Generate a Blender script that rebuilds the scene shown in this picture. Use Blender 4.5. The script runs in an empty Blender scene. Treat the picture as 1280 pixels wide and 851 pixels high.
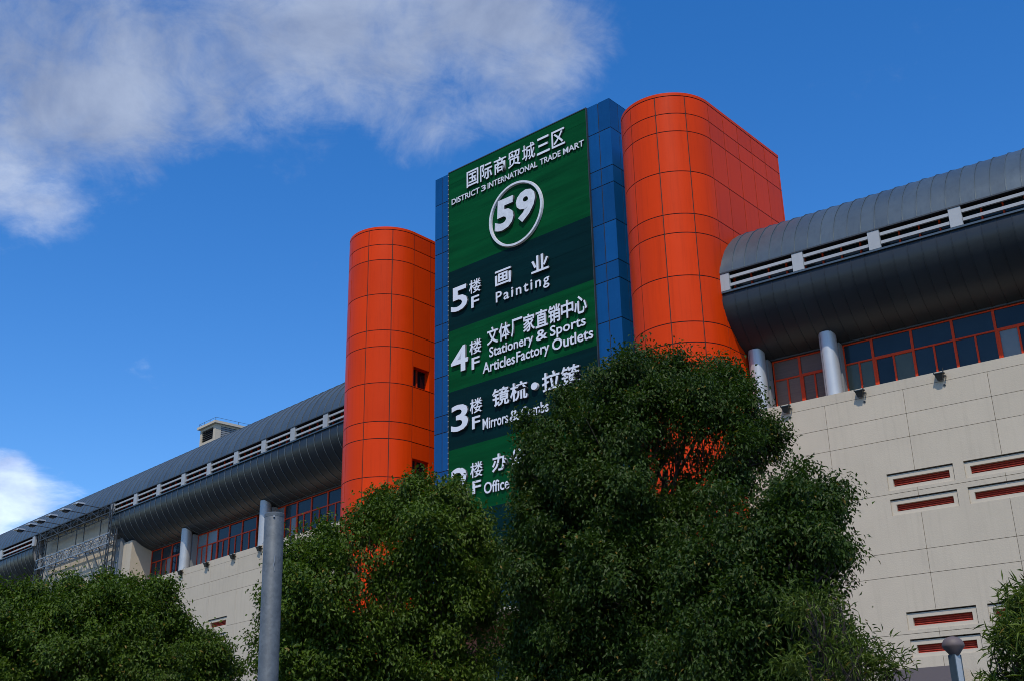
import bpy, math, random
import numpy as np
from mathutils import Vector, Matrix

random.seed(7)
SC = bpy.context.scene
COL = SC.collection
rad = math.radians

# ------------------------------------------------------------------ camera
FOC = 1467.889            # focal length in pixels of a 1280 px wide frame
PITCH, ROLL = 0.381023811, -0.020962354
YAW_MID, YAW_LEFT, YAW_RIGHT = -0.708565594, -0.809913391, -0.613757953
cp, sp = math.cos(PITCH), math.sin(PITCH)
r0, f0, u0 = Vector((1, 0, 0)), Vector((0, cp, sp)), Vector((0, -sp, cp))
cr, sr = math.cos(ROLL), math.sin(ROLL)
cam_r, cam_u = r0 * cr + u0 * sr, u0 * cr - r0 * sr
cam = bpy.data.cameras.new('camera')
cam.sensor_width = 36.0
cam.lens = FOC / 1280 * 36.0
cam.clip_start, cam.clip_end = 0.1, 5000
cam_o = bpy.data.objects.new('camera', cam)
COL.objects.link(cam_o)
mw = Matrix.Identity(4)
for i, v in enumerate((cam_r, cam_u, -f0)):
    for j in range(3):
        mw[j][i] = v[j]
mw[0][3], mw[1][3], mw[2][3] = 0, 0, 1.6
cam_o.matrix_world = mw
SC.camera = cam_o

# ------------------------------------------------------------------ light and sky
SUN_EL = rad(55)
SUN_AZ = rad(303) + YAW_MID           # direction towards the sun, counted from +X
sun_dir = Vector((math.cos(SUN_EL) * math.cos(SUN_AZ), math.cos(SUN_EL) * math.sin(SUN_AZ), math.sin(SUN_EL)))
sun = bpy.data.lights.new('sun', 'SUN')
sun.energy = 2.45
sun.angle = rad(0.55)
sun.color = (1.0, 0.925, 0.79)
sun_o = bpy.data.objects.new('sun', sun)
sun_o.rotation_euler = sun_dir.to_track_quat('Z', 'Y').to_euler()
sun_o.location = sun_dir * 100
COL.objects.link(sun_o)

world = bpy.data.worlds.new('World')
SC.world = world
world.use_nodes = True
wt = world.node_tree
wt.nodes.clear()


def wn(kind, **kw):
    n = wt.nodes.new(kind)
    for k, v in kw.items():
        setattr(n, k, v)
    return n


def wmath(op, a, b=None, c=None, clamp=False):
    n = wn('ShaderNodeMath', operation=op, use_clamp=clamp)
    for i, v in enumerate((a, b, c)):
        if v is None:
            continue
        if isinstance(v, (int, float)):
            n.inputs[i].default_value = v
        else:
            wt.links.new(v, n.inputs[i])
    return n.outputs[0]


sky = wn('ShaderNodeTexSky', sky_type='NISHITA', sun_disc=False)
sky.sun_elevation = SUN_EL
sky.sun_rotation = math.pi / 2 - SUN_AZ
sky.altitude = 0
sky.air_density = 1.0
sky.dust_density = 0.35
sky.ozone_density = 3.0
hsv = wn('ShaderNodeHueSaturation')
hsv.inputs['Saturation'].default_value = 1.36
hsv.inputs['Value'].default_value = 1.12
hsv.inputs['Hue'].default_value = 0.508
wt.links.new(sky.outputs[0], hsv.inputs['Color'])
tc = wn('ShaderNodeTexCoord')
sep = wn('ShaderNodeSeparateXYZ')
wt.links.new(tc.outputs['Generated'], sep.inputs[0])
zz = wmath('MAXIMUM', sep.outputs[2], 0.03)
# cloud layer coordinates: direction hits a plane overhead
cx = wmath('DIVIDE', sep.outputs[0], wmath('ADD', zz, 0.25))
cy = wmath('DIVIDE', sep.outputs[1], wmath('ADD', zz, 0.25))
cmb = wn('ShaderNodeCombineXYZ')
wt.links.new(cx, cmb.inputs[0])
wt.links.new(cy, cmb.inputs[1])


def wnoise(scale, detail, rough, dist=0.0, off=(0, 0, 0)):
    mp = wn('ShaderNodeMapping')
    mp.inputs['Location'].default_value = off
    wt.links.new(cmb.outputs[0], mp.inputs['Vector'])
    n = wn('ShaderNodeTexNoise')
    n.inputs['Scale'].default_value = scale
    n.inputs['Detail'].default_value = detail
    n.inputs['Roughness'].default_value = rough
    n.inputs['Distortion'].default_value = dist
    wt.links.new(mp.outputs[0], n.inputs['Vector'])
    return n.outputs['Fac']


# cloud banks: (direction, angular half-width in degrees, weight)
BANKS = [
    ((-0.392, 0.753, 0.529), 10.0, 0.62), ((-0.290, 0.757, 0.585), 9.0, 0.64),
    ((-0.170, 0.790, 0.590), 9.0, 0.68), ((-0.080, 0.787, 0.612), 9.0, 0.70),
    ((0.005, 0.795, 0.606), 7.0, 0.66), ((0.04, 0.80, 0.60), 3.0, 0.2), ((-0.345, 0.795, 0.500), 7.0, 0.62), ((-0.373, 0.769, 0.52), 7.5, 0.55), ((-0.316, 0.81, 0.494), 4.5, 0.35),
    ((-0.045, 0.83, 0.556), 5.5, 0.50), ((-0.285, 0.69, 0.665), 12.0, 0.55),
    ((-0.10, 0.68, 0.73), 12.0, 0.5), ((-0.60, 0.62, 0.50), 14.0, 0.55),
    ((-0.402, 0.884, 0.236), 2.7, 1.0), ((-0.430, 0.878, 0.212), 3.6, 0.9), ((-0.50, 0.845, 0.19), 7.0, 0.9),
    ((-0.372, 0.902, 0.225), 3.0, 0.42),
    ((0.75, 0.30, 0.55), 14.0, 0.5), ((0.3, -0.7, 0.5), 16.0, 0.5), ((-0.7, -0.4, 0.45), 16.0, 0.55),
]
acc = None
for d, w, amp in BANKS:
    dv = Vector(d).normalized()
    dn = wn('ShaderNodeVectorMath', operation='DOT_PRODUCT')
    wt.links.new(tc.outputs['Generated'], dn.inputs[0])
    dn.inputs[1].default_value = dv
    mr = wn('ShaderNodeMapRange', interpolation_type='SMOOTHSTEP')
    mr.inputs['From Min'].default_value = math.cos(rad(w))
    mr.inputs['From Max'].default_value = 1.0
    mr.inputs['To Min'].default_value = 0
    mr.inputs['To Max'].default_value = amp
    wt.links.new(dn.outputs['Value'], mr.inputs['Value'])
    acc = mr.outputs[0] if acc is None else wmath('MAXIMUM', acc, wmath('ADD', mr.outputs[0], wmath('MULTIPLY', acc, 0.35)))
n_big = wnoise(4.2, 12, 0.60, 0.45, (0.4, 0.1, 0))
n_fine = wnoise(13.0, 12, 0.68, 0.8, (3, 1, 0))
dens = wmath('ADD', acc, wmath('MULTIPLY', wmath('SUBTRACT', n_big, 0.5), 1.9))
dens = wmath('ADD', dens, wmath('MULTIPLY', wmath('SUBTRACT', n_fine, 0.5), 0.6))
mask = wn('ShaderNodeMapRange', interpolation_type='SMOOTHSTEP')
mask.inputs['From Min'].default_value = 0.27
mask.inputs['From Max'].default_value = 1.02
mask.inputs['To Max'].default_value = 0.90
wt.links.new(dens, mask.inputs['Value'])
ramp = wn('ShaderNodeValToRGB')
ramp.color_ramp.elements[0].position = 0.36
ramp.color_ramp.elements[0].color = (1.95, 2.45, 3.7, 1)
ramp.color_ramp.elements[1].position = 0.66
ramp.color_ramp.elements[1].color = (3.5, 4.15, 5.5, 1)
wt.links.new(wnoise(5.0, 9, 0.6, 0.3, (7, 2, 0)), ramp.inputs[0])
# clouds near the horizon catch more light than the bank overhead
lowb = wn('ShaderNodeMapRange')
lowb.inputs['From Min'].default_value = 0.2
lowb.inputs['From Max'].default_value = 0.5
lowb.inputs['To Min'].default_value = 1.75
lowb.inputs['To Max'].default_value = 0.82
wt.links.new(sep.outputs[2], lowb.inputs['Value'])
csc = wn('ShaderNodeVectorMath', operation='SCALE')
wt.links.new(ramp.outputs[0], csc.inputs[0])
wt.links.new(lowb.outputs[0], csc.inputs['Scale'])
mixc = wn('ShaderNodeMixRGB')
wt.links.new(mask.outputs[0], mixc.inputs[0])
wt.links.new(hsv.outputs[0], mixc.inputs[1])
wt.links.new(csc.outputs[0], mixc.inputs[2])
bg = wn('ShaderNodeBackground')
bg.inputs['Strength'].default_value = 0.12
wo = wn('ShaderNodeOutputWorld')
wt.links.new(mixc.outputs[0], bg.inputs[0])
wt.links.new(bg.outputs[0], wo.inputs[0])

vs = SC.view_settings
vs.view_transform = 'Standard'
vs.look = 'None'
vs.exposure = 0.45
vs.gamma = 1.0
vs.use_curve_mapping = False
SC.cycles.pixel_filter_type = 'BLACKMAN_HARRIS'
SC.cycles.filter_width = 0.95
SC.cycles.max_bounces = 6
SC.cycles.diffuse_bounces = 3
SC.cycles.glossy_bounces = 3
SC.cycles.transparent_max_bounces = 8
SC.cycles.sample_clamp_indirect = 6


# ------------------------------------------------------------------ materials
def new_mat(name):
    m = bpy.data.materials.new(name)
    m.use_nodes = True
    nt = m.node_tree
    return m, nt, nt.nodes['Principled BSDF']


def surface(name, col, rough=0.5, metal=0.0, spec=0.5, var=0.10, nscale=1.2, streak=0.0, bump=0.0, bscale=30.0,
            island=0.06, rvar=0.08, dirt=None, coat=0.0, stretch=(1, 1, 1)):
    """painted / metal surface: slow colour noise, per-piece shift, vertical streaks, fine bump"""
    m, nt, b = new_mat(name)
    L, N = nt.links.new, nt.nodes.new
    tcn = N('ShaderNodeTexCoord')
    mp = N('ShaderNodeMapping')
    mp.inputs['Scale'].default_value = stretch
    geo = N('ShaderNodeNewGeometry')
    L(geo.outputs['Position'], mp.inputs[0])
    n1 = N('ShaderNodeTexNoise')
    n1.inputs['Scale'].default_value = nscale
    n1.inputs['Detail'].default_value = 7
    n1.inputs['Roughness'].default_value = 0.6
    L(mp.outputs[0], n1.inputs['Vector'])
    oi = N('ShaderNodeObjectInfo')

    def mth(op, a, bb, clamp=False):
        n = N('ShaderNodeMath')
        n.operation = op
        n.use_clamp = clamp
        for i, v in enumerate((a, bb)):
            if isinstance(v, (int, float)):
                n.inputs[i].default_value = v
            else:
                L(v, n.inputs[i])
        return n.outputs[0]
    fac = mth('ADD', 1.0, mth('MULTIPLY', mth('SUBTRACT', n1.outputs['Fac'], 0.5), 2 * var))
    fac = mth('ADD', fac, mth('MULTIPLY', mth('SUBTRACT', oi.outputs['Random'], 0.5), 2 * island))
    if streak:
        mp2 = N('ShaderNodeMapping')
        mp2.inputs['Scale'].default_value = (5.0, 5.0, 0.22)
        L(geo.outputs['Position'], mp2.inputs[0])
        n2 = N('ShaderNodeTexNoise')
        n2.inputs['Scale'].default_value = 1.3
        n2.inputs['Detail'].default_value = 6
        n2.inputs['Roughness'].default_value = 0.65
        L(mp2.outputs[0], n2.inputs['Vector'])
        st = N('ShaderNodeMapRange')
        st.inputs['From Min'].default_value = 0.5
        st.inputs['From Max'].default_value = 0.78
        st.inputs['To Min'].default_value = 0
        st.inputs['To Max'].default_value = streak
        L(n2.outputs['Fac'], st.inputs['Value'])
        fac = mth('SUBTRACT', fac, st.outputs[0])
    mx = N('ShaderNodeVectorMath')
    mx.operation = 'SCALE'
    mx.inputs[0].default_value = col[:3]
    L(fac, mx.inputs['Scale'])
    L(mx.outputs[0], b.inputs['Base Color'])
    L(mth('ADD', rough, mth('MULTIPLY', mth('SUBTRACT', n1.outputs['Fac'], 0.5), 2 * rvar), True), b.inputs['Roughness'])
    b.inputs['Metallic'].default_value = metal
    b.inputs['Specular IOR Level'].default_value = spec
    if coat:
        b.inputs['Coat Weight'].default_value = coat
        b.inputs['Coat Roughness'].default_value = 0.12
    if bump:
        nb = N('ShaderNodeTexNoise')
        nb.inputs['Scale'].default_value = bscale
        nb.inputs['Detail'].default_value = 4
        L(geo.outputs['Position'], nb.inputs['Vector'])
        bp = N('ShaderNodeBump')
        bp.inputs['Strength'].default_value = bump
        bp.inputs['Distance'].default_value = 0.02
        L(nb.outputs['Fac'], bp.inputs['Height'])
        L(bp.outputs[0], b.inputs['Normal'])
    return m


M = {}
M['orange'] = surface('orange_aluminium', (0.60, 0.041, 0.002), rough=0.38, spec=0.10, var=0.08, nscale=0.5, streak=0.16, island=0.07,
                      bump=0.12, bscale=1.1)
M['blue'] = surface('blue_aluminium', (0.004, 0.064, 0.205), rough=0.36, spec=0.15, var=0.16, nscale=0.9, streak=0.12, island=0.16, bump=0.1, bscale=1.3)
M['joint'] = surface('dark_joint', (0.02, 0.012, 0.01), rough=0.8, var=0.1)
M['green'] = surface('green_banner', (0.001, 0.056, 0.016), rough=0.55, var=0.65, nscale=0.8, island=0.0, stretch=(0.30, 0.30, 3.4), spec=0.05)
M['teal'] = surface('dark_teal_banner', (0.001, 0.016, 0.018), rough=0.55, var=0.60, nscale=0.8, island=0.0, stretch=(0.30, 0.30, 3.4), spec=0.05)
M['letter'] = surface('white_enamel_letter', (0.66, 0.68, 0.74), rough=0.4, var=0.05, nscale=3, island=0.03)
M['letter_side'] = surface('shaded_letter_return', (0.085, 0.09, 0.10), rough=0.5, var=0.05)  # letter sides coloured dark to stand for the shadow beneath them
M['letter_worn'] = surface('weathered_silver_letter', (0.58, 0.60, 0.64), rough=0.45, var=0.35, nscale=6, island=0.02)
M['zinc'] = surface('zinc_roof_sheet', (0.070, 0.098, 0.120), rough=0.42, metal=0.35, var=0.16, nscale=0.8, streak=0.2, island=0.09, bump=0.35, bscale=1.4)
M['zinc_lower'] = surface('zinc_barrel_sheet_shaded', (0.026, 0.032, 0.038), rough=0.36, metal=0.2, spec=0.3, var=0.16, nscale=0.8, island=0.10, bump=0.35, bscale=1.4)  # zinc coloured darker to deepen the shade under the barrel
M['seam'] = surface('sunlit_roof_seam', (0.16, 0.19, 0.21), rough=0.35, metal=0.5, var=0.1)  # paler tone paints the sunlit flank of the left wing ribs
M['wall'] = surface('cream_concrete_paint', (0.475, 0.412, 0.322), rough=0.85, var=0.09, nscale=0.9, streak=0.10, island=0.03, bump=0.25, bscale=22, spec=0.25)
M['wall_trim'] = surface('pale_trim_paint', (0.50, 0.44, 0.35), rough=0.85, var=0.06, nscale=1.5, streak=0.06, island=0.01, spec=0.25)
M['red'] = surface('red_window_frame', (0.50, 0.042, 0.009), rough=0.4, spec=0.12, var=0.1, nscale=3)
M['red_louvre'] = surface('red_louvre_slat', (0.46, 0.05, 0.028), rough=0.5, var=0.12, nscale=3)
M['slat'] = surface('pale_grey_louvre', (0.33, 0.345, 0.36), rough=0.5, var=0.12, nscale=2, streak=0.1)
M['steel'] = surface('brushed_steel_cladding', (0.42, 0.44, 0.46), rough=0.46, metal=0.35, var=0.16, nscale=1.3, streak=0.18)
M['dark'] = surface('dark_interior', (0.012, 0.012, 0.014), rough=0.9, var=0.1)
M['dark_steel'] = surface('dark_truss_steel', (0.05, 0.055, 0.06), rough=0.5, metal=0.4, var=0.2)
M['galv'] = surface('galvanised_truss', (0.26, 0.27, 0.28), rough=0.45, metal=0.5, var=0.2)
M['black'] = surface('black_lamp_housing', (0.008, 0.009, 0.009), rough=0.4, var=0.2)
M['salmon'] = surface('salmon_stone', (0.36, 0.13, 0.085), rough=0.6, var=0.15, nscale=3)
M['bark'] = surface('brown_bark', (0.030, 0.023, 0.016), rough=0.9, var=0.4, nscale=9, bump=0.6, bscale=25, stretch=(1, 1, 0.3))
M['cane'] = surface('green_cane', (0.09, 0.12, 0.035), rough=0.5, var=0.2)
M['mauve'] = surface('mauve_grey_paint', (0.12, 0.095, 0.095), rough=0.6, var=0.08, nscale=4)
M['asphalt'] = surface('asphalt', (0.05, 0.05, 0.05), rough=0.9, var=0.2, nscale=3, bump=0.4, bscale=60)
M['paving'] = surface('paving', (0.16, 0.15, 0.14), rough=0.85, var=0.15, nscale=2)
M['marking'] = surface('road_marking_paint', (0.75, 0.75, 0.72), rough=0.7, var=0.1)
M['soil'] = surface('verge_soil', (0.05, 0.06, 0.028), rough=0.95, var=0.3, nscale=4)
M['grey_louvre'] = surface('grey_vent_louvre', (0.20, 0.21, 0.22), rough=0.6, var=0.12)
M['lens'] = surface('lamp_glass', (0.35, 0.42, 0.42), rough=0.08, var=0.1)
M['aluminium'] = surface('aluminium_arm', (0.55, 0.57, 0.58), rough=0.4, metal=0.5, var=0.1)


def galvanised(name):
    m, nt, b = new_mat(name)
    L, N = nt.links.new, nt.nodes.new
    g = N('ShaderNodeNewGeometry')
    v = N('ShaderNodeTexVoronoi')
    v.inputs['Scale'].default_value = 34
    L(g.outputs['Position'], v.inputs['Vector'])
    n = N('ShaderNodeTexNoise')
    n.inputs['Scale'].default_value = 5
    n.inputs['Detail'].default_value = 8
    n.inputs['Roughness'].default_value = 0.7
    L(g.outputs['Position'], n.inputs['Vector'])
    r = N('ShaderNodeValToRGB')
    r.color_ramp.elements[0].color = (0.052, 0.064, 0.074, 1)
    r.color_ramp.elements[0].position = 0.3
    r.color_ramp.elements[1].color = (0.105, 0.122, 0.136, 1)
    r.color_ramp.elements[1].position = 0.75
    mm = N('ShaderNodeMath')
    mm.operation = 'MULTIPLY_ADD'
    L(v.outputs['Color'], mm.inputs[0])
    mm.inputs[1].default_value = 0.22
    L(n.outputs['Fac'], mm.inputs[2])
    sb = N('ShaderNodeMath')
    sb.operation = 'SUBTRACT'
    L(mm.outputs[0], sb.inputs[0])
    sb.inputs[1].default_value = 0.08
    L(sb.outputs[0], r.inputs[0])
    L(r.outputs[0], b.inputs['Base Color'])
    b.inputs['Metallic'].default_value = 0.1
    b.inputs['Roughness'].default_value = 0.6
    return m


M['pole'] = galvanised('galvanised_pole')


def glass(name, tint, rough=0.04, var=0.5, stretch=(1, 1, 1)):
    m, nt, b = new_mat(name)
    L, N = nt.links.new, nt.nodes.new
    oi = N('ShaderNodeObjectInfo')
    g = N('ShaderNodeNewGeometry')
    n = N('ShaderNodeTexNoise')
    n.inputs['Scale'].default_value = 1.6
    n.inputs['Detail'].default_value = 5
    mp = N('ShaderNodeMapping')
    mp.inputs['Scale'].default_value = stretch
    L(g.outputs['Position'], mp.inputs[0])
    L(mp.outputs[0], n.inputs['Vector'])
    r = N('ShaderNodeMapRange')
    r.inputs['To Min'].default_value = 1 - var
    r.inputs['To Max'].default_value = 1 + var
    a = N('ShaderNodeMath')
    a.operation = 'ADD'
    L(oi.outputs['Random'], a.inputs[0])
    L(n.outputs['Fac'], a.inputs[1])
    L(a.outputs[0], r.inputs['Value'])
    r.inputs['From Max'].default_value = 1.6
    s = N('ShaderNodeVectorMath')
    s.operation = 'SCALE'
    s.inputs[0].default_value = tint
    L(r.outputs[0], s.inputs['Scale'])
    L(s.outputs[0], b.inputs['Base Color'])
    b.inputs['Roughness'].default_value = rough
    b.inputs['Specular IOR Level'].default_value = 0.25
    bp = N('ShaderNodeBump')
    bp.inputs['Strength'].default_value = 0.05
    bp.inputs['Distance'].default_value = 0.05
    L(n.outputs['Fac'], bp.inputs['Height'])
    L(bp.outputs[0], b.inputs['Normal'])
    return m


M['glass'] = glass('window_glass', (0.010, 0.020, 0.028))
M['glass_dusty_reflect'] = glass('dusty_glass_brick_reflection', (0.095, 0.055, 0.040), rough=0.35, var=0.7, stretch=(0.8, 0.8, 14))  # brown tint and flat bands paint a brick reflection into dusty panes
M['glass_blind'] = glass('glass_with_pale_blind', (0.13, 0.155, 0.17), rough=0.15, var=0.3)
M['glass_green'] = glass('glass_with_green_inside', (0.06, 0.075, 0.06), rough=0.1, var=0.3)


def leaf_mat(name, c_dark, c_light, trans=0.28, rough=0.38):
    m, nt, b = new_mat(name)
    L, N = nt.links.new, nt.nodes.new
    at = N('ShaderNodeAttribute')
    at.attribute_name = 'leaf_tint'
    r = N('ShaderNodeValToRGB')
    r.color_ramp.elements[0].color = (*c_dark, 1)
    r.color_ramp.elements[1].color = (*c_light, 1)
    r.color_ramp.elements[1].position = 0.94
    old = r.color_ramp.elements.new(1.0)
    old.color = (0.16, 0.11, 0.02, 1)
    L(at.outputs['Fac'], r.inputs[0])
    L(r.outputs[0], b.inputs['Base Color'])
    b.inputs['Roughness'].default_value = rough
    b.inputs['Specular IOR Level'].default_value = 0.18
    tr = N('ShaderNodeBsdfTranslucent')
    sc = N('ShaderNodeVectorMath')
    sc.operation = 'MULTIPLY'
    L(r.outputs[0], sc.inputs[0])
    sc.inputs[1].default_value = (1.3, 1.5, 0.6)
    L(sc.outputs[0], tr.inputs['Color'])
    mx = N('ShaderNodeMixShader')
    mx.inputs[0].default_value = trans
    L(b.outputs[0], mx.inputs[1])
    L(tr.outputs[0], mx.inputs[2])
    L(mx.outputs[0], nt.nodes['Material Output'].inputs[0])
    return m


M['leaf_camphor'] = leaf_mat('camphor_leaf', (0.015, 0.036, 0.004), (0.088, 0.142, 0.013), rough=0.48)
M['leaf_dark'] = leaf_mat('dark_camphor_leaf', (0.008, 0.022, 0.003), (0.046, 0.083, 0.010), rough=0.48)
M['leaf_bamboo'] = leaf_mat('bamboo_leaf', (0.030, 0.058, 0.009), (0.125, 0.17, 0.030), rough=0.45)


# ------------------------------------------------------------------ mesh helpers
class MB:
    def __init__(self):
        self.v, self.f = [], []

    def quad_faces(self, base, faces):
        self.f += [tuple(base + i for i in fc) for fc in faces]

    def box(self, x0, x1, y0, y1, z0, z1):
        b = len(self.v)
        self.v += [(x, y, z) for z in (z0, z1) for x, y in ((x0, y0), (x1, y0), (x1, y1), (x0, y1))]
        self.quad_faces(b, [(3, 2, 1, 0), (4, 5, 6, 7), (0, 1, 5, 4), (1, 2, 6, 5), (2, 3, 7, 6), (3, 0, 4, 7)])
        return self

    def bar(self, a, b_, w, h=None):
        """square bar between two points"""
        h = h or w
        a, b_ = Vector(a), Vector(b_)
        d = (b_ - a).normalized()
        up = Vector((0, 0, 1)) if abs(d.z) < 0.95 else Vector((0, 1, 0))
        s = d.cross(up).normalized() * (w / 2)
        t = s.cross(d).normalized() * (h / 2)
        b = len(self.v)
        for p in (a, b_):
            self.v += [tuple(p - s - t), tuple(p + s - t), tuple(p + s + t), tuple(p - s + t)]
        self.quad_faces(b, [(3, 2, 1, 0), (4, 5, 6, 7), (0, 1, 5, 4), (1, 2, 6, 5), (2, 3, 7, 6), (3, 0, 4, 7)])
        return self

    def tube(self, pts, radii, n=8, caps=True):
        pts = [Vector(p) for p in pts]
        b0 = len(self.v)
        prev = None
        for i, p in enumerate(pts):
            d = (pts[min(i + 1, len(pts) - 1)] - pts[max(i - 1, 0)]).normalized()
            if prev is None:
                ref = Vector((1, 0, 0)) if abs(d.x) < 0.9 else Vector((0, 1, 0))
                s = d.cross(ref).normalized()
            else:
                s = (prev - d * prev.dot(d)).normalized()
            prev = s
            t = d.cross(s)
            for k in range(n):
                a = 2 * math.pi * k / n
                self.v.append(tuple(p + (s * math.cos(a) + t * math.sin(a)) * radii[i]))
        for i in range(len(pts) - 1):
            for k in range(n):
                k2 = (k + 1) % n
                self.f.append((b0 + i * n + k, b0 + i * n + k2, b0 + (i + 1) * n + k2, b0 + (i + 1) * n + k))
        if caps:
            self.f.append(tuple(b0 + k for k in range(n))[::-1])
            self.f.append(tuple(b0 + (len(pts) - 1) * n + k for k in range(n)))
        return self

    def lathe(self, prof, n=24, c=(0, 0, 0)):
        b0 = len(self.v)
        for r, z in prof:
            for k in range(n):
                a = 2 * math.pi * k / n
                self.v.append((c[0] + r * math.cos(a), c[1] + r * math.sin(a), c[2] + z))
        for i in range(len(prof) - 1):
            for k in range(n):
                k2 = (k + 1) % n
                self.f.append((b0 + i * n + k, b0 + i * n + k2, b0 + (i + 1) * n + k2, b0 + (i + 1) * n + k))
        self.f.append(tuple(b0 + k for k in range(n))[::-1])
        self.f.append(tuple(b0 + (len(prof) - 1) * n + k for k in range(n)))
        return self

    def prism(self, poly, x0, x1):
        """polygon in (y, z) extruded along x"""
        b = len(self.v)
        n = len(poly)
        self.v += [(x0, y, z) for y, z in poly] + [(x1, y, z) for y, z in poly]
        self.f.append(tuple(b + i for i in range(n))[::-1])
        self.f.append(tuple(b + n + i for i in range(n)))
        for i in range(n):
            j = (i + 1) % n
            self.f.append((b + i, b + j, b + n + j, b + n + i))
        return self

    def mesh(self, name, mat, smooth=False):
        me = bpy.data.meshes.new(name)
        me.from_pydata(self.v, [], self.f)
        me.materials.append(mat)
        if smooth:
            me.polygons.foreach_set('use_smooth', [True] * len(me.polygons))
            try:
                me.set_sharp_from_angle(angle=rad(35))
            except Exception:
                pass
        me.update()
        return me


def thing(name, label, cat, loc, yaw=0.0, group=None):
    o = bpy.data.objects.new(name, None)
    COL.objects.link(o)
    o.location = loc
    o.rotation_euler = (0, 0, yaw)
    o.empty_display_size = 0.3
    o['label'] = label
    o['category'] = cat
    if group:
        o['group'] = group
    return o


def part(name, me, parent=None, loc=(0, 0, 0), rot=None, mat=None, smooth=False, kind=None, label=None, scale=None):
    if isinstance(me, MB):
        me = me.mesh(name, mat, smooth)
    o = bpy.data.objects.new(name, me)
    COL.objects.link(o)
    if parent is not None:
        o.parent = parent
    o.location = loc
    if rot:
        o.rotation_euler = rot
    if scale:
        o.scale = scale
    if kind:
        o['kind'] = kind
    if label:
        o['label'] = label
    return o


def fpos(yaw, s, p, z=0.0):
    return (s * math.cos(yaw) - p * math.sin(yaw), s * math.sin(yaw) + p * math.cos(yaw), z)


def copy_tree(o, parent=None):
    c = o.copy()
    COL.objects.link(c)
    c.parent = parent
    for ch in list(o.children):
        copy_tree(ch, c)
    return c


def slab_with_holes(mb, x0, x1, z0, z1, y0, y1, holes):
    """wall slab in the xz plane, front at y0, with rectangular openings"""
    xs = sorted({x0, x1, *[min(max(h[i], x0), x1) for h in holes for i in (0, 1)]})
    zs = sorted({z0, z1, *[min(max(h[i], z0), z1) for h in holes for i in (2, 3)]})

    def solid(i, j):
        if not (0 <= i < len(xs) - 1 and 0 <= j < len(zs) - 1):
            return False
        cx_, cz_ = (xs[i] + xs[i + 1]) / 2, (zs[j] + zs[j + 1]) / 2
        return not any(h[0] < cx_ < h[1] and h[2] < cz_ < h[3] for h in holes)
    for i in range(len(xs) - 1):
        for j in range(len(zs) - 1):
            if not solid(i, j):
                continue
            a, b_, c, d = xs[i], xs[i + 1], zs[j], zs[j + 1]
            for pts, need in (([(a, y0, c), (b_, y0, c), (b_, y0, d), (a, y0, d)], True),
                              ([(a, y0, c), (a, y0, d), (a, y1, d), (a, y1, c)], not solid(i - 1, j)),
                              ([(b_, y0, c), (b_, y1, c), (b_, y1, d), (b_, y0, d)], not solid(i + 1, j)),
                              ([(a, y0, c), (a, y1, c), (b_, y1, c), (b_, y0, c)], not solid(i, j - 1)),
                              ([(a, y0, d), (b_, y0, d), (b_, y1, d), (a, y1, d)], not solid(i, j + 1))):
                if need:
                    k = len(mb.v)
                    mb.v += pts
                    mb.f.append((k, k + 1, k + 2, k + 3))
    return mb


# ------------------------------------------------------------------ ground, road, pavement
def sheet(name, x0, x1, y0, y1, z, mat, yaw=0.0, h=0.0):
    mb = MB()
    if h:
        mb.box(x0, x1, y0, y1, z - h, z)
    else:
        mb.v += [(x0, y0, z), (x1, y0, z), (x1, y1, z), (x0, y1, z)]
        mb.f.append((0, 1, 2, 3))
    o = part(name, mb, mat=mat)
    o.rotation_euler = (0, 0, yaw)
    o['kind'] = 'structure'
    return o


sheet('ground', -1500, 1500, -1500, 1500, 0.0, M['soil'])
sheet('road', -300, 300, -12, -3, 0.004, M['asphalt'], YAW_MID)
sheet('pavement', -300, 300, -3, 8, 0.13, M['paving'], YAW_MID, 0.12)
sheet('forecourt', -160, 60, 8, 39, 0.015, M['asphalt'], YAW_MID)
for i in range(-12, 13):
    o = sheet('road_marking', i * 6 - 1.5, i * 6 + 1.5, -7.6, -7.45, 0.008, M['marking'], YAW_MID)

# ------------------------------------------------------------------ storey levels shared by the towers
LEV = [30.80, 29.90, 29.00, 27.00, 24.95, 24.05, 22.07, 20.00, 19.10, 17.12, 15.05, 14.15, 12.17, 10.10, 9.20, 7.22, 5.15, 4.25, 2.27, 0.05]
JW = 0.042


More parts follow.
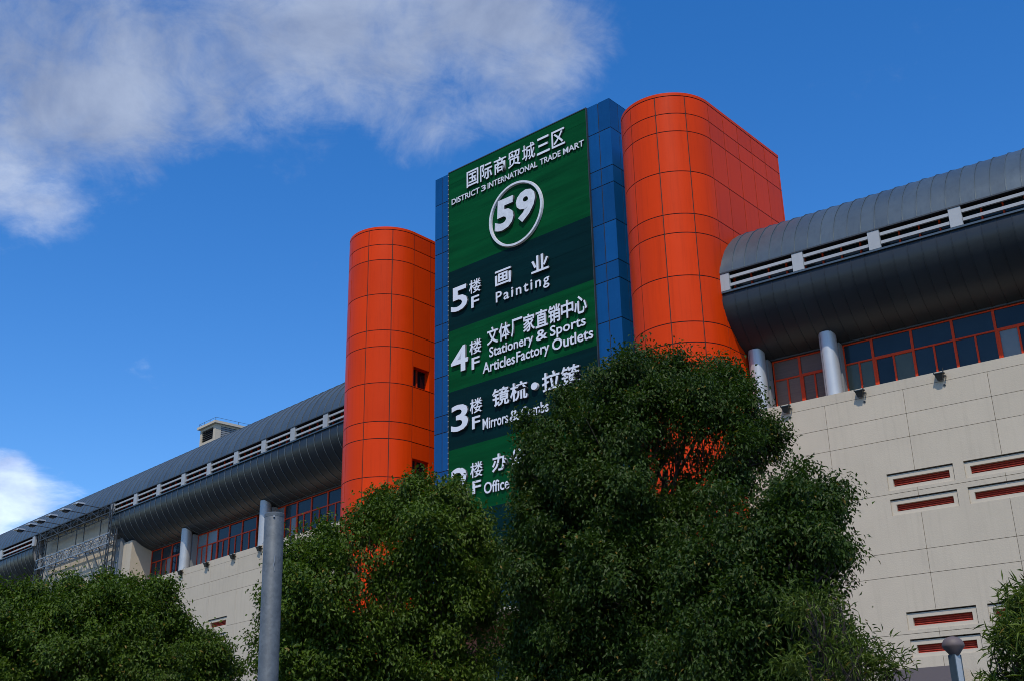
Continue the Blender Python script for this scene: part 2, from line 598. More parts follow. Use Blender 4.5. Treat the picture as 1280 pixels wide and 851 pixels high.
# ------------------------------------------------------------------ orange stair towers
def orange_tower(cs, cpz, r, top, label, flat_len, side_windows, gap_right):
    root = thing('stair_tower', label, 'tower', fpos(YAW_MID, cs, cpz), YAW_MID)
    # dark backing body
    mb = MB()
    n = 24
    prof = [(-(r - 0.018), flat_len)] + [((r - 0.018) * math.cos(math.pi + math.pi * k / n), (r - 0.018) * math.sin(math.pi + math.pi * k / n)) for k in range(n + 1)]
    if side_windows:      # the shaft steps back behind the column of small windows
        prof += [(r - 0.018, 0.02), (r - 0.42, 0.021), (r - 0.42, 1.239), (r - 0.018, 1.24)]
    prof += [(r - 0.018, flat_len)]
    b = len(mb.v)
    m_ = len(prof)
    mb.v += [(x, y, 0) for x, y in prof] + [(x, y, top - 0.05) for x, y in prof]
    for i in range(m_):
        j = (i + 1) % m_
        mb.f.append((i, j, m_ + j, m_ + i))
    mb.f.append(tuple(range(m_, 2 * m_)))
    if side_windows:
        # leave the window recess free of backing on the right flank
        pass
    part('tower_core', mb, root, mat=M['joint'])
    # coping ring
    mb = MB()
    outer = [(-(r + 0.005), flat_len + 0.02)] + [((r + 0.005) * math.cos(math.pi + math.pi * k / 40), (r + 0.005) * math.sin(math.pi + math.pi * k / 40)) for k in range(41)] + [(r + 0.005, flat_len + 0.02)]
    m_ = len(outer)
    mb.v += [(x, y, LEV[0] + JW / 2) for x, y in outer] + [(x, y, top) for x, y in outer]
    for i in range(m_):
        j = (i + 1) % m_
        mb.f.append((i, j, m_ + j, m_ + i))
    mb.f.append(tuple(range(m_, 2 * m_)))
    part('coping', mb, root, mat=M['orange'], smooth=True)
    curved, flat = {}, {}

    def curved_mesh(h):
        k = round(h, 3)
        if k not in curved:
            m2 = MB()
            a0, a1 = JW / 2 / r, math.pi / 5 - JW / 2 / r
            ns = 9
            for zz_ in (0, h):
                for rr in (r, r - 0.014):
                    for i in range(ns + 1):
                        a = a0 + (a1 - a0) * i / ns
                        m2.v.append((rr * math.cos(a), rr * math.sin(a), zz_))
            q = ns + 1
            for i in range(ns):
                m2.f.append((i, i + 1, 2 * q + i + 1, 2 * q + i))
                m2.f.append((i, q + i, q + i + 1, i + 1))
                m2.f.append((2 * q + i, 2 * q + i + 1, 3 * q + i + 1, 3 * q + i))
            m2.f.append((0, 2 * q, 3 * q, q))
            m2.f.append((ns, q + ns, 3 * q + ns, 2 * q + ns))
            curved[k] = m2.mesh('panel', M['orange'], True)
        return curved[k]

    def flat_mesh(w, h):
        k = (round(w, 3), round(h, 3))
        if k not in flat:
            flat[k] = MB().box(-0.014, 0, 0, w, 0, h).mesh('panel', M['orange'])
        return flat[k]
    nflat = int(flat_len / 1.25)
    rest = flat_len - nflat * 1.25
    for i in range(len(LEV) - 1):
        z1, z0 = LEV[i] - JW / 2, LEV[i + 1] + JW / 2
        h = z1 - z0
        for k in range(5):
            part('panel', curved_mesh(h), root, (0, 0, z0), (0, 0, math.pi + k * math.pi / 5))
        for k in range(nflat + 1):
            y0 = k * 1.25 + JW / 2
            w = (1.25 if k < nflat else rest) - JW
            if w < 0.05:
                continue
            if side_windows and k == 0 and LEV[i + 1] in (22.07, 17.12, 12.17, 7.22):
                # short panel above a window, then the window itself
                zt = LEV[i + 1] + 1.16
                part('panel', flat_mesh(w, z1 - zt), root, (r, y0, zt))
                win = part('window', MB().box(-0.40, 0.0, -0.012, 0.012, z0, zt).box(-0.40, 0.0, w - 0.012, w + 0.012, z0, zt)
                           .box(-0.40, 0.0, 0.013, w - 0.013, zt - 0.02, zt - 0.001).box(-0.40, 0.0, 0.013, w - 0.013, z0 + 0.001, z0 + 0.03), root, (r, y0, 0), mat=M['orange'])
                part('pane', MB().box(-0.36, -0.35, 0.013, w - 0.013, z0 + 0.031, zt - 0.021), win, mat=M['glass'])
                part('mullion', MB().box(-0.345, -0.28, w * 0.42, w * 0.42 + 0.08, z0 + 0.05, zt - 0.03), win, mat=M['red'])
            else:
                part('panel', flat_mesh(w, h), root, (r, y0, z0))
            if i < 19:
                if k == nflat or not gap_right:
                    o = part('panel', flat_mesh(w, h), root, (-r + 0.014, y0, z0))
    return root


orange_tower(-43.25, 40.05, 2.10, 30.97, 'orange round fronted stair tower left of the green sign, with small dark square windows', 6.4, True, True)
orange_tower(-24.60, 39.99, 2.13, 30.97, 'orange round fronted stair tower right of the green sign, rising behind the tallest tree', 6.4, False, True)

# ------------------------------------------------------------------ blue tower
BT0, BT1, BTF, BTOP = -39.60, -27.83, 40.06, 33.58
blue = thing('blue_tower', 'tall blue panelled tower block carrying the green sign between the orange towers', 'tower',
             fpos(YAW_MID, BT0, BTF), YAW_MID)
W = BT1 - BT0
part('tower_core', MB().box(0.018, W - 0.018, 0.018, 12, 0, BTOP - 0.04), blue, mat=M['joint'])
BLEV = [BTOP, 31.95] + LEV[1:]
meshes = {}


def bpanel(w, h, side=False):
    k = (round(w, 3), round(h, 3), side)
    if k not in meshes:
        meshes[k] = (MB().box(0, 0.014, 0, w, 0, h) if side else MB().box(0, w, 0, 0.014, 0, h)).mesh('panel', M['blue'])
    return meshes[k]


for i in range(len(BLEV) - 1):
    z1, z0 = BLEV[i] - (JW / 2 if i else 0), BLEV[i + 1] + JW / 2
    cols = [0, 0.57, 1.14]
    for a, b_ in zip(cols[:-1], cols[1:]):
        part('panel', bpanel(b_ - a - JW, z1 - z0), blue, (a + JW / 2, 0, z0))
    cols = [W - 1.37, W - 0.69, W]
    for k, (a, b_) in enumerate(zip(cols[:-1], cols[1:])):
        part('panel', bpanel(b_ - a - JW * (0.5 if k else 1), z1 - z0), blue, (a + JW / 2, 0, z0))
    if z1 < 13.5:
        nn = 6
        ww = (W - 1.37 - 1.14) / nn
        for k in range(nn):
            part('panel', bpanel(ww - JW, z1 - z0), blue, (1.14 + k * ww + JW / 2, 0, z0))
    for k in range(6):
        y = 0.018 + k * 0.7
        part('panel', bpanel(0.7 - JW, z1 - z0, True), blue, (W - 0.014, y, z0))
    if i < 8:
        for k in range(2):
            part('panel', bpanel(1.4 - JW, z1 - z0, True), blue, (0, 0.018 + k * 1.4, z0))
part('parapet_cap', MB().box(0, W, 0.055, 12, BTOP - 0.035, BTOP - 0.005), blue, mat=M['blue'])
part('tower_flank', MB().box(W - 0.049, W - 0.001, 4.26, 12, 0, BTOP - 0.04), blue, mat=M['blue'])

# ------------------------------------------------------------------ directory sign
SG0, SG1, SGF = -38.47, -29.18, 39.96
sign = thing('directory_sign', 'tall green directory sign with white floor names and a ringed 59 at the top', 'sign',
             fpos(YAW_MID, SG0, SGF), YAW_MID)
bands = [(33.52, 27.63, 'green'), (27.63, 24.31, 'teal'), (24.31, 21.05, 'green'), (21.05, 18.04, 'teal'), (18.04, 14.80, 'green'), (14.80, 11.55, 'teal')]
sw = SG1 - SG0
for z1, z0, c in bands:
    mb = MB()
    n = int((z1 - z0) / 0.36)
    for k in range(n):          # horizontal board strips, each a few millimetres proud or shy
        a, b_ = z0 + (z1 - z0) * k / n, z0 + (z1 - z0) * (k + 1) / n
        dy = random.uniform(0, 0.005)
        mb.box(0, sw, dy, 0.09, a + 0.0006, b_ - 0.0006)
    part('banner_panel', mb, sign, mat=M[c])
part('sign_frame', MB().box(-0.03, 0, -0.03, 0.09, 11.5, 33.57).box(sw, sw + 0.03, -0.03, 0.09, 11.5, 33.57).box(0, sw, -0.02, 0.09, 33.52, 33.57), sign, mat=M['dark_steel'])
mb = MB()
z = 11.7
while z < 33.4:
    mb.box(-0.045, 0.012, -0.04, -0.032, z, z + 0.04)
    z += 0.27
part('lacing', mb, sign, mat=M['slat'])


def glyphs(name, text, u0_, u1, z0, z1, bold=0.02, depth=0.14, mat='letter', shear=0.0, y=-0.02, spacing=1.0):
    """raised characters fitted into the box (u0..u1, z0..z1) on the sign face"""
    cu = bpy.data.curves.new(name, 'FONT')
    cu.body = text
    cu.extrude = 0.05
    cu.offset = bold
    cu.resolution_u = 3
    cu.space_character = spacing
    tmp = bpy.data.objects.new(name, cu)
    COL.objects.link(tmp)
    dg = bpy.context.evaluated_depsgraph_get()
    dg.update()
    me = bpy.data.meshes.new_from_object(tmp.evaluated_get(dg))
    bpy.data.objects.remove(tmp)
    bpy.data.curves.remove(cu)
    n = len(me.vertices)
    co = np.empty(n * 3)
    me.vertices.foreach_get('co', co)
    co = co.reshape(-1, 3)
    co[:, 0] += shear * co[:, 1]
    lo, hi = co.min(0), co.max(0)
    t = (co - lo) / (hi - lo)
    out = np.empty_like(co)
    out[:, 0] = (u0_ - SG0) + t[:, 0] * (u1 - u0_)
    out[:, 2] = z0 + t[:, 1] * (z1 - z0)
    out[:, 1] = y - t[:, 2] * depth
    me.vertices.foreach_set('co', out.ravel())
    me.materials.clear()
    me.materials.append(M[mat])
    me.materials.append(M['letter_side'])
    me.update()
    nn = np.empty(len(me.polygons) * 3)
    me.polygons.foreach_get('normal', nn)
    me.polygons.foreach_set('material_index', (np.abs(nn.reshape(-1, 3)[:, 1]) < 0.8).astype(np.int32))
    me.update()
    return part(name, me, sign)


def cjk(text, u0_, u1, z0, z1, **kw):
    n = len(text)
    w = (u1 - u0_) / n
    for i, ch in enumerate(text):
        g = kw.get('gap', 0.06)
        glyphs('chinese_character', ch, u0_ + i * w + w * g, u0_ + (i + 1) * w - w * g, z0, z1, bold=0.004 if ch in '城' else kw.get('bold', 0.018), depth=kw.get('depth', 0.11), mat=kw.get('mat', 'letter'))


cjk('国际商贸城三区', -37.15, -30.4, 32.05, 33.0, gap=0.07, bold=0.011, depth=0.08)
words = [('DISTRICT', -38.2, -36.2), ('3', -36.08, -35.75), ('INTERNATIONAL', -35.62, -32.28), ('TRADE', -32.1, -30.78), ('MART', -30.62, -29.33)]
for w_, a, b_ in words:
    glyphs('word', w_, a, b_, 31.46, 31.80, bold=0.018, depth=0.06, mat='letter_worn')
glyphs('numeral', '5', -35.12, -33.85, 28.68, 30.42, bold=0.042, depth=0.13, mat='letter_worn', shear=0.06)
glyphs('numeral', '9', -33.68, -32.42, 28.68, 30.42, bold=0.042, depth=0.13, mat='letter_worn', shear=0.06)
# ring around the 59
mb = MB()
rc, ro_, ri, n = (-33.77 - SG0, 29.36), 1.78, 1.61, 64
for k in range(n):
    a = 2 * math.pi * k / n
    ca, sa = math.cos(a), math.sin(a)
    mb.v += [(rc[0] + ro_ * ca, -0.02, rc[1] + ro_ * sa), (rc[0] + (ro_ - 0.03) * ca, -0.13, rc[1] + (ro_ - 0.03) * sa),
             (rc[0] + (ri + 0.03) * ca, -0.13, rc[1] + (ri + 0.03) * sa), (rc[0] + ri * ca, -0.02, rc[1] + ri * sa)]
for k in range(n):
    a, b_ = 4 * k, 4 * ((k + 1) % n)
    for j in range(3):
        mb.f.append((a + j, a + j + 1, b_ + j + 1, b_ + j))
part('ring', mb, sign, mat=M['letter_worn'], smooth=True)


def row(num, zb, left, extra):
    glyphs('numeral', num, -38.2, -37.05, zb, zb + 1.36, bold=0.018, depth=0.11)
    glyphs('chinese_character', '楼', -36.95, -36.15, zb + 0.68, zb + 1.42, bold=0.010, depth=0.09)
    glyphs('word', 'F', -36.83, -36.3, zb - 0.10, zb + 0.52, bold=0.014, depth=0.07)


row('5', 25.20, None, None)
cjk('画', -35.2, -34.1, 25.72, 26.56, gap=0.03)
cjk('业', -32.85, -31.7, 25.68, 26.56, gap=0.03)
glyphs('word', 'Painting', -35.17, -31.75, 24.72, 25.46, bold=0.012, depth=0.07, spacing=1.25)
row('4', 21.92, None, None)
cjk('文体厂家直销中心', -35.78, -29.55, 22.78, 23.68, gap=0.03, bold=0.018)
for w_, a, b_ in (('Stationery', -35.66, -32.86), ('&', -32.68, -31.98), ('Sports', -31.82, -29.71)):
    glyphs('word', w_, a, b_, 22.00 if w_ != '&' else 22.16, 22.68, bold=0.014, depth=0.07)
for w_, a, b_ in (('Articles', -36.1, -34.02), ('Factory', -33.92, -31.9), ('Outlets', -31.72, -29.32)):
    glyphs('word', w_, a, b_, 21.42 if w_ != 'Factory' else 21.28, 21.98, bold=0.014, depth=0.07)
row('3', 18.86, None, None)
cjk('镜梳', -35.5, -33.22, 19.52, 20.44, gap=0.03, bold=0.018)
mb = MB()
dc = (-32.81 - SG0, 19.97)
for y_ in (-0.02, -0.16):
    for k in range(16):
        a = 2 * math.pi * k / 16
        mb.v.append((dc[0] + 0.2 * math.cos(a), y_, dc[1] + 0.18 * math.sin(a)))
for k in range(16):
    mb.f.append((k, (k + 1) % 16, 16 + (k + 1) % 16, 16 + k))
mb.f.append(tuple(range(16, 32))[::-1])
part('dot', mb, sign, mat=M['letter'])
cjk('拉链', -32.4, -30.1, 19.54, 20.46, gap=0.03, bold=0.018)
for w_, a, b_ in (('Mirrors', -36.14, -34.52), ('&', -34.42, -33.82), ('Combs', -33.7, -32.05)):
    glyphs('word', w_, a, b_, 18.58, 19.14, bold=0.014, depth=0.07)
row('2', 15.66, None, None)
cjk('办公', -35.6, -33.4, 16.34, 17.2, gap=0.05, bold=0.018)
glyphs('word', 'Office', -36.1, -34.52, 15.42, 15.98, bold=0.014, depth=0.07)

# ------------------------------------------------------------------ market wings
LOW = [(0.0, 21.42), (-0.05, 21.10), (0.0, 20.80), (0.10, 20.50), (0.24, 20.25), (0.45, 19.98), (0.72, 19.70), (1.05, 19.42), (1.45, 19.18), (1.9, 19.0), (2.35, 18.88)]
UP = [(-0.06, 22.36), (0.02, 22.70), (0.13, 22.98), (0.28, 23.28), (0.50, 23.64), (0.84, 24.03), (1.28, 24.46), (1.83, 24.84), (2.6, 25.22), (3.6, 25.55), (5.0, 25.85), (7.0, 26.05), (12.0, 26.1)]
SRC = {}


def strip_mesh(prof, w, mat, seam=None, rib=0.035):
    """one curved sheet with a standing seam along its left edge, outer face towards the street"""
    mb = MB()
    n = len(prof)
    nor = []
    for i in range(n):
        a, b_ = prof[max(i - 1, 0)], prof[min(i + 1, n - 1)]
        t = Vector((b_[0] - a[0], b_[1] - a[1])).normalized()
        nrm = Vector((-t.y, t.x)) if prof is UP else Vector((t.y, -t.x))
        nor.append(nrm)

    def layer(off, x):
        k = len(mb.v)
        for (y, z), nn in zip(prof, nor):
            mb.v.append((x, y + nn.x * off, z + nn.y * off))
        return k
    a, b_ = layer(0, 0.004), layer(0, w - 0.004)
    c, d = layer(-0.05, 0.004), layer(-0.05, w - 0.004)
    for i in range(n - 1):
        mb.f.append((a + i, b_ + i, b_ + i + 1, a + i + 1))
        mb.f.append((c + i, c + i + 1, d + i + 1, d + i))
        mb.f.append((a + i, a + i + 1, c + i + 1, c + i))
        mb.f.append((b_ + i, d + i, d + i + 1, b_ + i + 1))
    mb.f.append((a, c, d, b_))
    # standing seam
    s0, s1, t0, t1 = layer(-0.01, -0.011), layer(rib, -0.011), layer(-0.01, 0.011), layer(rib, 0.011)
    for i in range(n - 1):
        mb.f.append((s0 + i, s1 + i, s1 + i + 1, s0 + i + 1))
        mb.f.append((s1 + i, t1 + i, t1 + i + 1, s1 + i + 1))
        mb.f.append((t1 + i, t0 + i, t0 + i + 1, t1 + i + 1))
    mb.f.append((s0, t0, t1, s1))
    me = mb.mesh('strip', mat, True)
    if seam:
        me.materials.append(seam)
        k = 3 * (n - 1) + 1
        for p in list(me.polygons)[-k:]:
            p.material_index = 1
    return me


ZJ = [16.29, 15.90, 14.97, 14.09, 12.07, 9.95, 9.10, 7.08, 4.98, 4.10, 2.08, 0.02]


def window_bay(root, x0, x1, zb, zt, zr, y, pane_mats, thick=False):
    """strip window bay: frame with a wide light above and two casements below"""
    w = x1 - x0
    fw = 0.05
    mb = MB()
    mb.box(0, fw, 0, 0.10, zb, zt).box(w - fw, w, 0, 0.10, zb, zt)
    mb.box(fw, w - fw, 0.004, 0.10, zt - fw, zt).box(fw, w - fw, 0.004, 0.10, zb, zb + fw)
    th = 0.11 if thick else 0.06
    mb.box(fw, w - fw, 0.003, 0.10, zr - th / 2, zr + th / 2)
    mb.box(w / 2 - 0.035, w / 2 + 0.035, 0.006, 0.10, zb + fw, zr - th / 2)
    if thick:
        mb.box(fw, fw + 0.06, -0.01, 0.09, zb + fw, zr - th / 2)
    win = part('window', mb, root, (x0, y, 0), mat=M['red'])
    g1, g2, g3 = pane_mats
    part('pane', MB().box(fw, w - fw, 0.05, 0.06, zr + th / 2, zt - fw), win, mat=M[g1])
    part('pane', MB().box(fw, w / 2 - 0.035, 0.05, 0.06, zb + fw, zr - th / 2), win, mat=M[g2])
    part('pane', MB().box(w / 2 + 0.035, w - fw, 0.05, 0.06, zb + fw, zr - th / 2), win, mat=M[g3])
    return win


def wing(yaw, D, name_label, s0, s1, barrels, pitch, plates, off_wall, joints, relief, bays, columns, rnd, seam_mat=None):
    """s runs along the wing; local x = s - s0, local y = p - D"""
    rg = random.Random(rnd)
    root = thing('market_wing', name_label, 'building', fpos(yaw, s0, D), yaw)
    X = lambda s: s - s0
    yw = off_wall
    # inner body
    part('hall_body', MB().box(0.0, X(s1), yw + 0.31, 26, 0, 16.2).box(0.0, X(s1), 2.62, 26, 16.2, 22.5), root, mat=M['joint'])
    # roof body below the sheets
    poly = [(0.9, 22.45)] + [(y + 0.12, z - 0.16) for y, z in UP[5:]] + [(26, 26.0), (26, 22.45)]
    part('roof_body', MB().prism(poly, 0.0, X(s1)), root, mat=M['dark'])
    part('main_roof', MB().box(0.0, X(s1), 12.0, 60, 25.7, 26.1), root, mat=M['zinc'])
    # upper shell strips
    me = strip_mesh(UP, pitch, M['zinc'], seam_mat)
    s = s0
    while s < s1 - 0.01:
        part('roof_panel', me, root, (X(s), 0, 0))
        s += pitch
    part('eave_trim', MB().box(0.0, X(s1), -0.10, 0.06, 22.30, 22.355), root, mat=M['dark_steel'])
    part('eave_soffit', MB().box(0.0, X(s1), 0.065, 0.95, 22.32, 22.37), root, mat=M['dark'])
    # barrels
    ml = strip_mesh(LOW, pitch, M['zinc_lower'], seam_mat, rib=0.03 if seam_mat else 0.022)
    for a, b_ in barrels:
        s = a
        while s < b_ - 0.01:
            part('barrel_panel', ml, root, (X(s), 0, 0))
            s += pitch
        part('barrel_rail', MB().box(X(a), X(b_), -0.09, 0.05, 21.425, 21.50), root, mat=M['zinc'])
        part('gallery_floor', MB().box(X(a) + 0.05, X(b_) - 0.05, 0.06, 2.6, 21.2, 21.30), root, mat=M['dark'])
        poly = [(y + 0.02, z) for y, z in LOW] + [(2.6, 18.88), (2.6, 22.3), (0.05, 22.3)]
        part('end_cap', MB().prism(poly, X(a) - 0.09, X(a) - 0.03), root, mat=M['grey_louvre'])
        part('end_cap', MB().prism(poly, X(b_) + 0.03, X(b_) + 0.09), root, mat=M['grey_louvre'])
        part('gallery_glass', MB().box(X(a), X(b_), 0.62, 0.66, 21.3, 22.3), root, mat=M['glass'])
        mb = MB()
        s = a + 0.35
        while s < b_:
            mb.box(X(s) - 0.03, X(s) + 0.03, 0.52, 0.62, 21.3, 22.3)
            s += 0.78
        mb.box(X(a), X(b_), 0.50, 0.60, 21.44, 21.50)
        part('gallery_mullion', mb, root, mat=M['red'])
    # louvre plates and slats
    plate = MB().box(-0.23, 0.23, -0.075, 0.09, 21.52, 22.29).mesh('plate', M['slat'])
    for s in plates:
        part('louvre_plate', plate, root, (X(s), 0, 0))
    for a, b_ in zip(plates[:-1], plates[1:]):
        if any(ba[0] - 0.5 <= a and b_ <= ba[1] + 0.8 for ba in barrels):
            for zc, hh in ((22.10, 0.125 if not seam_mat else 0.105), (21.75, 0.125 if not seam_mat else 0.105)):
                part('louvre_slat', MB().box(X(a) + 0.24, X(b_) - 0.24, -0.03, 0.06, zc - hh / 2, zc + hh / 2), root, mat=M['slat'])
    # wall panels
    for a, b_ in zip(joints[:-1], joints[1:]):
        for i in range(len(ZJ) - 1):
            z1, z0 = ZJ[i], ZJ[i + 1]
            if i == 0:
                continue
            g = 0.008
            mb = MB()
            hs = [(X(h[0]), X(h[1]), h[2], h[3]) for h in relief if h[1] > a and h[0] < b_ and h[3] > z0 and h[2] < z1]
            slab_with_holes(mb, X(a) + g, X(b_) - g, z0 + g, z1 - (g if i > 1 else 0.002), yw, yw + 0.3, hs)
            part('wall_panel', mb, root, mat=M['wall'])
    part('parapet', MB().box(X(joints[0]), X(joints[-1]), yw - 0.004, 2.3, 15.91, 16.29), root, mat=M['wall'])
    # recessed relief windows
    for h in relief:
        a, b_, z0, z1 = X(h[0]), X(h[1]), h[2], h[3]
        mb = MB()
        slab_with_holes(mb, a + 0.004, b_ - 0.028, z0 + 0.004, z1 - 0.05, yw + 0.06, yw + 0.29, [(a + 0.19, b_ - 0.17, z0 + 0.14, z1 - 0.2)])
        win = part('vent_window', mb, root, mat=M['wall_trim'])
        zlo, zhi = z0 + 0.14, z1 - 0.2
        n = 4
        for k in range(n):
            zc = zlo + (zhi - zlo) * (k + 0.5) / n
            m2 = MB()
            m2.prism([(yw + 0.17, zc - 0.032), (yw + 0.175, zc - 0.04), (yw + 0.245, zc + 0.028), (yw + 0.24, zc + 0.036)], a + 0.19, b_ - 0.17)
            part('slat', m2, win, mat=M['red_louvre'])
    # strip windows
    zb, zt, zr = 16.36, 18.87, 18.02
    part('window_head', MB().box(0.0, X(s1), 2.14, 2.62, 18.88, 18.95), root, mat=M['dark_steel'])
    for bay in bays:
        window_bay(root, X(bay[0]), X(bay[1]), zb, zt, zr, 2.25, bay[2], bay[3] if len(bay) > 3 else False)
    # columns with the pier behind each
    for s in columns:
        mb = MB()
        mb.lathe([(0.345, 16.29), (0.345, 19.25)], 28, (X(s), 1.6, 0))
        c = part('column', mb, root, mat=M['steel'], smooth=True)
        part('column_seam', MB().box(X(s) - 0.20, X(s) - 0.19, 1.31, 1.33, 16.3, 19.2), c, mat=M['dark_steel'])
        part('pier', MB().box(X(s) - 0.1, X(s) + 0.34, 1.9, 2.3, 16.29, 18.9), root, mat=M['grey_louvre'])
    return root


G, GD, GB, GG = 'glass', 'glass_dusty_reflect', 'glass_blind', 'glass_green'
# right wing -------------------------------------------------------------
plR = [-18.46, -15.21, -12.07, -8.95, -5.83, -2.7, 0.42, 3.55, 6.7, 9.8]
jR = [-20.9] + [-18.08 + 3.05 * k for k in range(0, 11)]
jR[1] = -18.02
relR = []
for zc in ((12.20, 12.83), (11.28, 11.88), (7.21, 7.83), (6.28, 6.90)):
    for a in (-13.03, -10.26, -7.49):
        relR.append((a, a + 2.4, zc[0], zc[1]))
baysR = [(-17.68, -16.51, (GD, GD, GD)), (-16.51, -15.34, (GD, GD, GD), True)]
baysR += [(-14.63, -13.45, (G, GG, GG)), (-13.45, -11.87, (G, G, GG), True), (-11.87, -10.29, (G, G, G)), (-10.29, -8.74, (G, G, G)), (-8.74, -7.17, (G, GB, G), True)]
s = -7.17
for k in range(10):
    baysR.append((s, s + 1.57, (G, G, G if k % 3 else GB), k % 3 == 0))
    s += 1.57
wing(YAW_RIGHT, 41.75, 'right hand market wing with grey barrel roof over a large cream panelled wall', -18.62, 9.9,
     [(-18.62, 9.9)], 0.552, plR, 0.45, [j for j in jR if j < 12.5], relR, baysR, [-18.07, -14.97, -5.7, 3.6], 3)
# left wing --------------------------------------------------------------
plL = [-104.6, -98.1, -91.55, -78.05, -74.6, -71.33, -68.0, -64.76, -61.52, -58.42, -55.34, -52.09, -48.9]
jL = [-113 + 3.2 * k for k in range(0, 21)]
relL = [(-64.9, -62.7, 12.02, 12.66), (-64.9, -62.7, 11.1, 11.72)]
baysL = []


def lb(seq, mats):
    for k, (a, b_) in enumerate(zip(seq[:-1], seq[1:])):
        baysL.append((a, b_, mats[k % len(mats)], k % 3 == 2))


lb([-76.1, -74.6, -73.2, -71.7, -70.3], [(G, G, G), (G, G, GB), (G, G, G)])
lb([-69.75, -68.5, -67.2, -65.75, -64.2, -62.5], [(GB, GB, GB), (GB, GB, G), (G, G, G), (G, G, G), (G, G, G)])
lb([-60.6, -59.4, -58.1, -56.6, -54.95, -53.4, -51.9, -50.4, -49.0], [(GB, GB, GB), (G, G, GB), (G, G, G), (G, G, G), (G, G, G)])
left = wing(YAW_LEFT, 35.25, 'long left hand market wing with dark ribbed barrel gallery receding to the left edge', -113, -49.0,
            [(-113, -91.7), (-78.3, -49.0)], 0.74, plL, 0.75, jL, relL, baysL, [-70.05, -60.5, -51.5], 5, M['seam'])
X0 = -113
# recess with its own wall, pier and plate
for k in range(5):
    a = -91.4 + k * 2.6
    part('recess_panel', MB().box(a - X0 + 0.012, a + 2.6 - X0 - 0.012, 0.75, 1.0, 16.3, 22.3), left, mat=M['wall'])
part('recess_backing', MB().box(-91.6 - X0, -78.2 - X0, 0.78, 2.6, 16.29, 22.28), left, mat=M['joint'])
part('pier', MB().box(-77.35 - X0, -76.1 - X0, 0.74, 2.6, 16.3, 19.45), left, mat=M['wall'])
part('edge_plate', MB().box(-78.35 - X0, -77.4 - X0, 0.6, 2.5, 15.9, 19.9), left, mat=M['grey_louvre'])
part('recess_ceiling', MB().box(-91.6 - X0, -78.2 - X0, 0.08, 0.74, 22.1, 22.3), left, mat=M['dark_steel'])

# billboard truss in the recess ------------------------------------------------
truss = thing('billboard_truss', 'galvanised lattice truss frame standing in the open bay of the left wing', 'truss', fpos(YAW_LEFT, -84.6, 34.9), YAW_LEFT)


def lattice(x0, x1, z0, z1, y0, y1, step, mat, w=0.06, name='girder'):
    mb = MB()
    for z in (z0, z1):
        for y in (y0, y1):
            mb.bar((x0, y, z), (x1, y, z), w)
    n = max(2, int((x1 - x0) / step))
    for k in range(n):
        a, b_ = x0 + (x1 - x0) * k / n, x0 + (x1 - x0) * (k + 1) / n
        for y in (y0, y1):
            mb.bar((a, y, z0 if k % 2 else z1), (b_, y, z1 if k % 2 else z0), w * 0.7)
            mb.bar((a, y, z0), (a, y, z1), w * 0.7)
        for z in (z0, z1):
            mb.bar((a, y0 if k % 2 else y1, z), (b_, y1 if k % 2 else y0, z), w * 0.7)
    part(name, mb, truss, mat=mat)


lattice(-5.2, 7.2, 19.35, 20.05, 0.0, 0.55, 0.80, M['galv'], 0.075)
lattice(-5.2, 7.2, 21.55, 22.15, 0.0, 0.6, 1.05, M['dark_steel'], 0.06)
for x in (-5.2, 6.9):
    mb = MB()
    for dx in (0, 0.35):
        for y in (0.0, 0.5):
            mb.bar((x + dx, y, 0), (x + dx, y, 22.1), 0.07)
    z = 0.3
    k = 0
    while z < 21.5:
        mb.bar((x, 0.0, z), (x + 0.35, 0.0, z + 0.6), 0.05)
        mb.bar((x + 0.35, 0.5, z), (x, 0.5, z + 0.6), 0.05)
        mb.bar((x, 0.0, z + 0.3), (x, 0.5, z + 0.6), 0.045)
        z += 0.6
    part('mast', mb, truss, mat=M['dark_steel'])
for a, b_ in (((-3.6, 19.4), (-5.0, 16.4)), ((-1.6, 19.4), (-3.2, 16.4)), ((4.3, 19.4), (6.9, 16.6)), ((3.2, 19.4), (5.8, 16.6)), ((5.4, 19.4), (6.9, 17.2))):
    part('brace', MB().bar((a[0], 0.1, a[1]), (b_[0], 0.1, b_[1]), 0.06), truss, mat=M['dark_steel'])
for x in (-2.6, 0.6, 1.9, 4.6):
    part('hanger', MB().bar((x, 0.45, 20.0), (x, 0.45, 22.0), 0.06), truss, mat=M['dark_steel'])

# arm mounted lamps under the roof edge -----------------------------------------
names = ['rightmost', 'second from the right', 'third from the right', 'third from the left', 'second from the left', 'leftmost']
arm = thing('arm_floodlight', '', 'lamp', (0, 0, 0), YAW_LEFT, 'lamps on long arms in front of the left roof')
part('arm', MB().tube([(0, 0, 0), (0, -0.9, 0.03), (0, -1.25, 0.02)], [0.03, 0.028, 0.025], 8), arm, mat=M['dark_steel'], smooth=True)
hd = part('lamp_head', MB().box(-0.26, 0.26, -1.75, -1.2, 0.03, 0.13), arm, mat=M['aluminium'])
part('reflector', MB().prism([(-1.72, 0.028), (-1.24, 0.028), (-1.32, -0.10), (-1.62, -0.10)], -0.2, 0.2), hd, mat=M['black'])
part('visor', MB().box(-0.22, 0.22, -1.95, -1.76, -0.03, 0.0), hd, mat=M['aluminium'])
for k, s in enumerate((-80.05, -82.34, -84.62, -86.73, -88.29, -90.52)):
    o = arm if k == 0 else copy_tree(arm)
    o.location = fpos(YAW_LEFT, s, 35.15, 22.34)
    o['label'] = 'flat grey lamp on thin arm before the left roof, %s of six' % names[k]

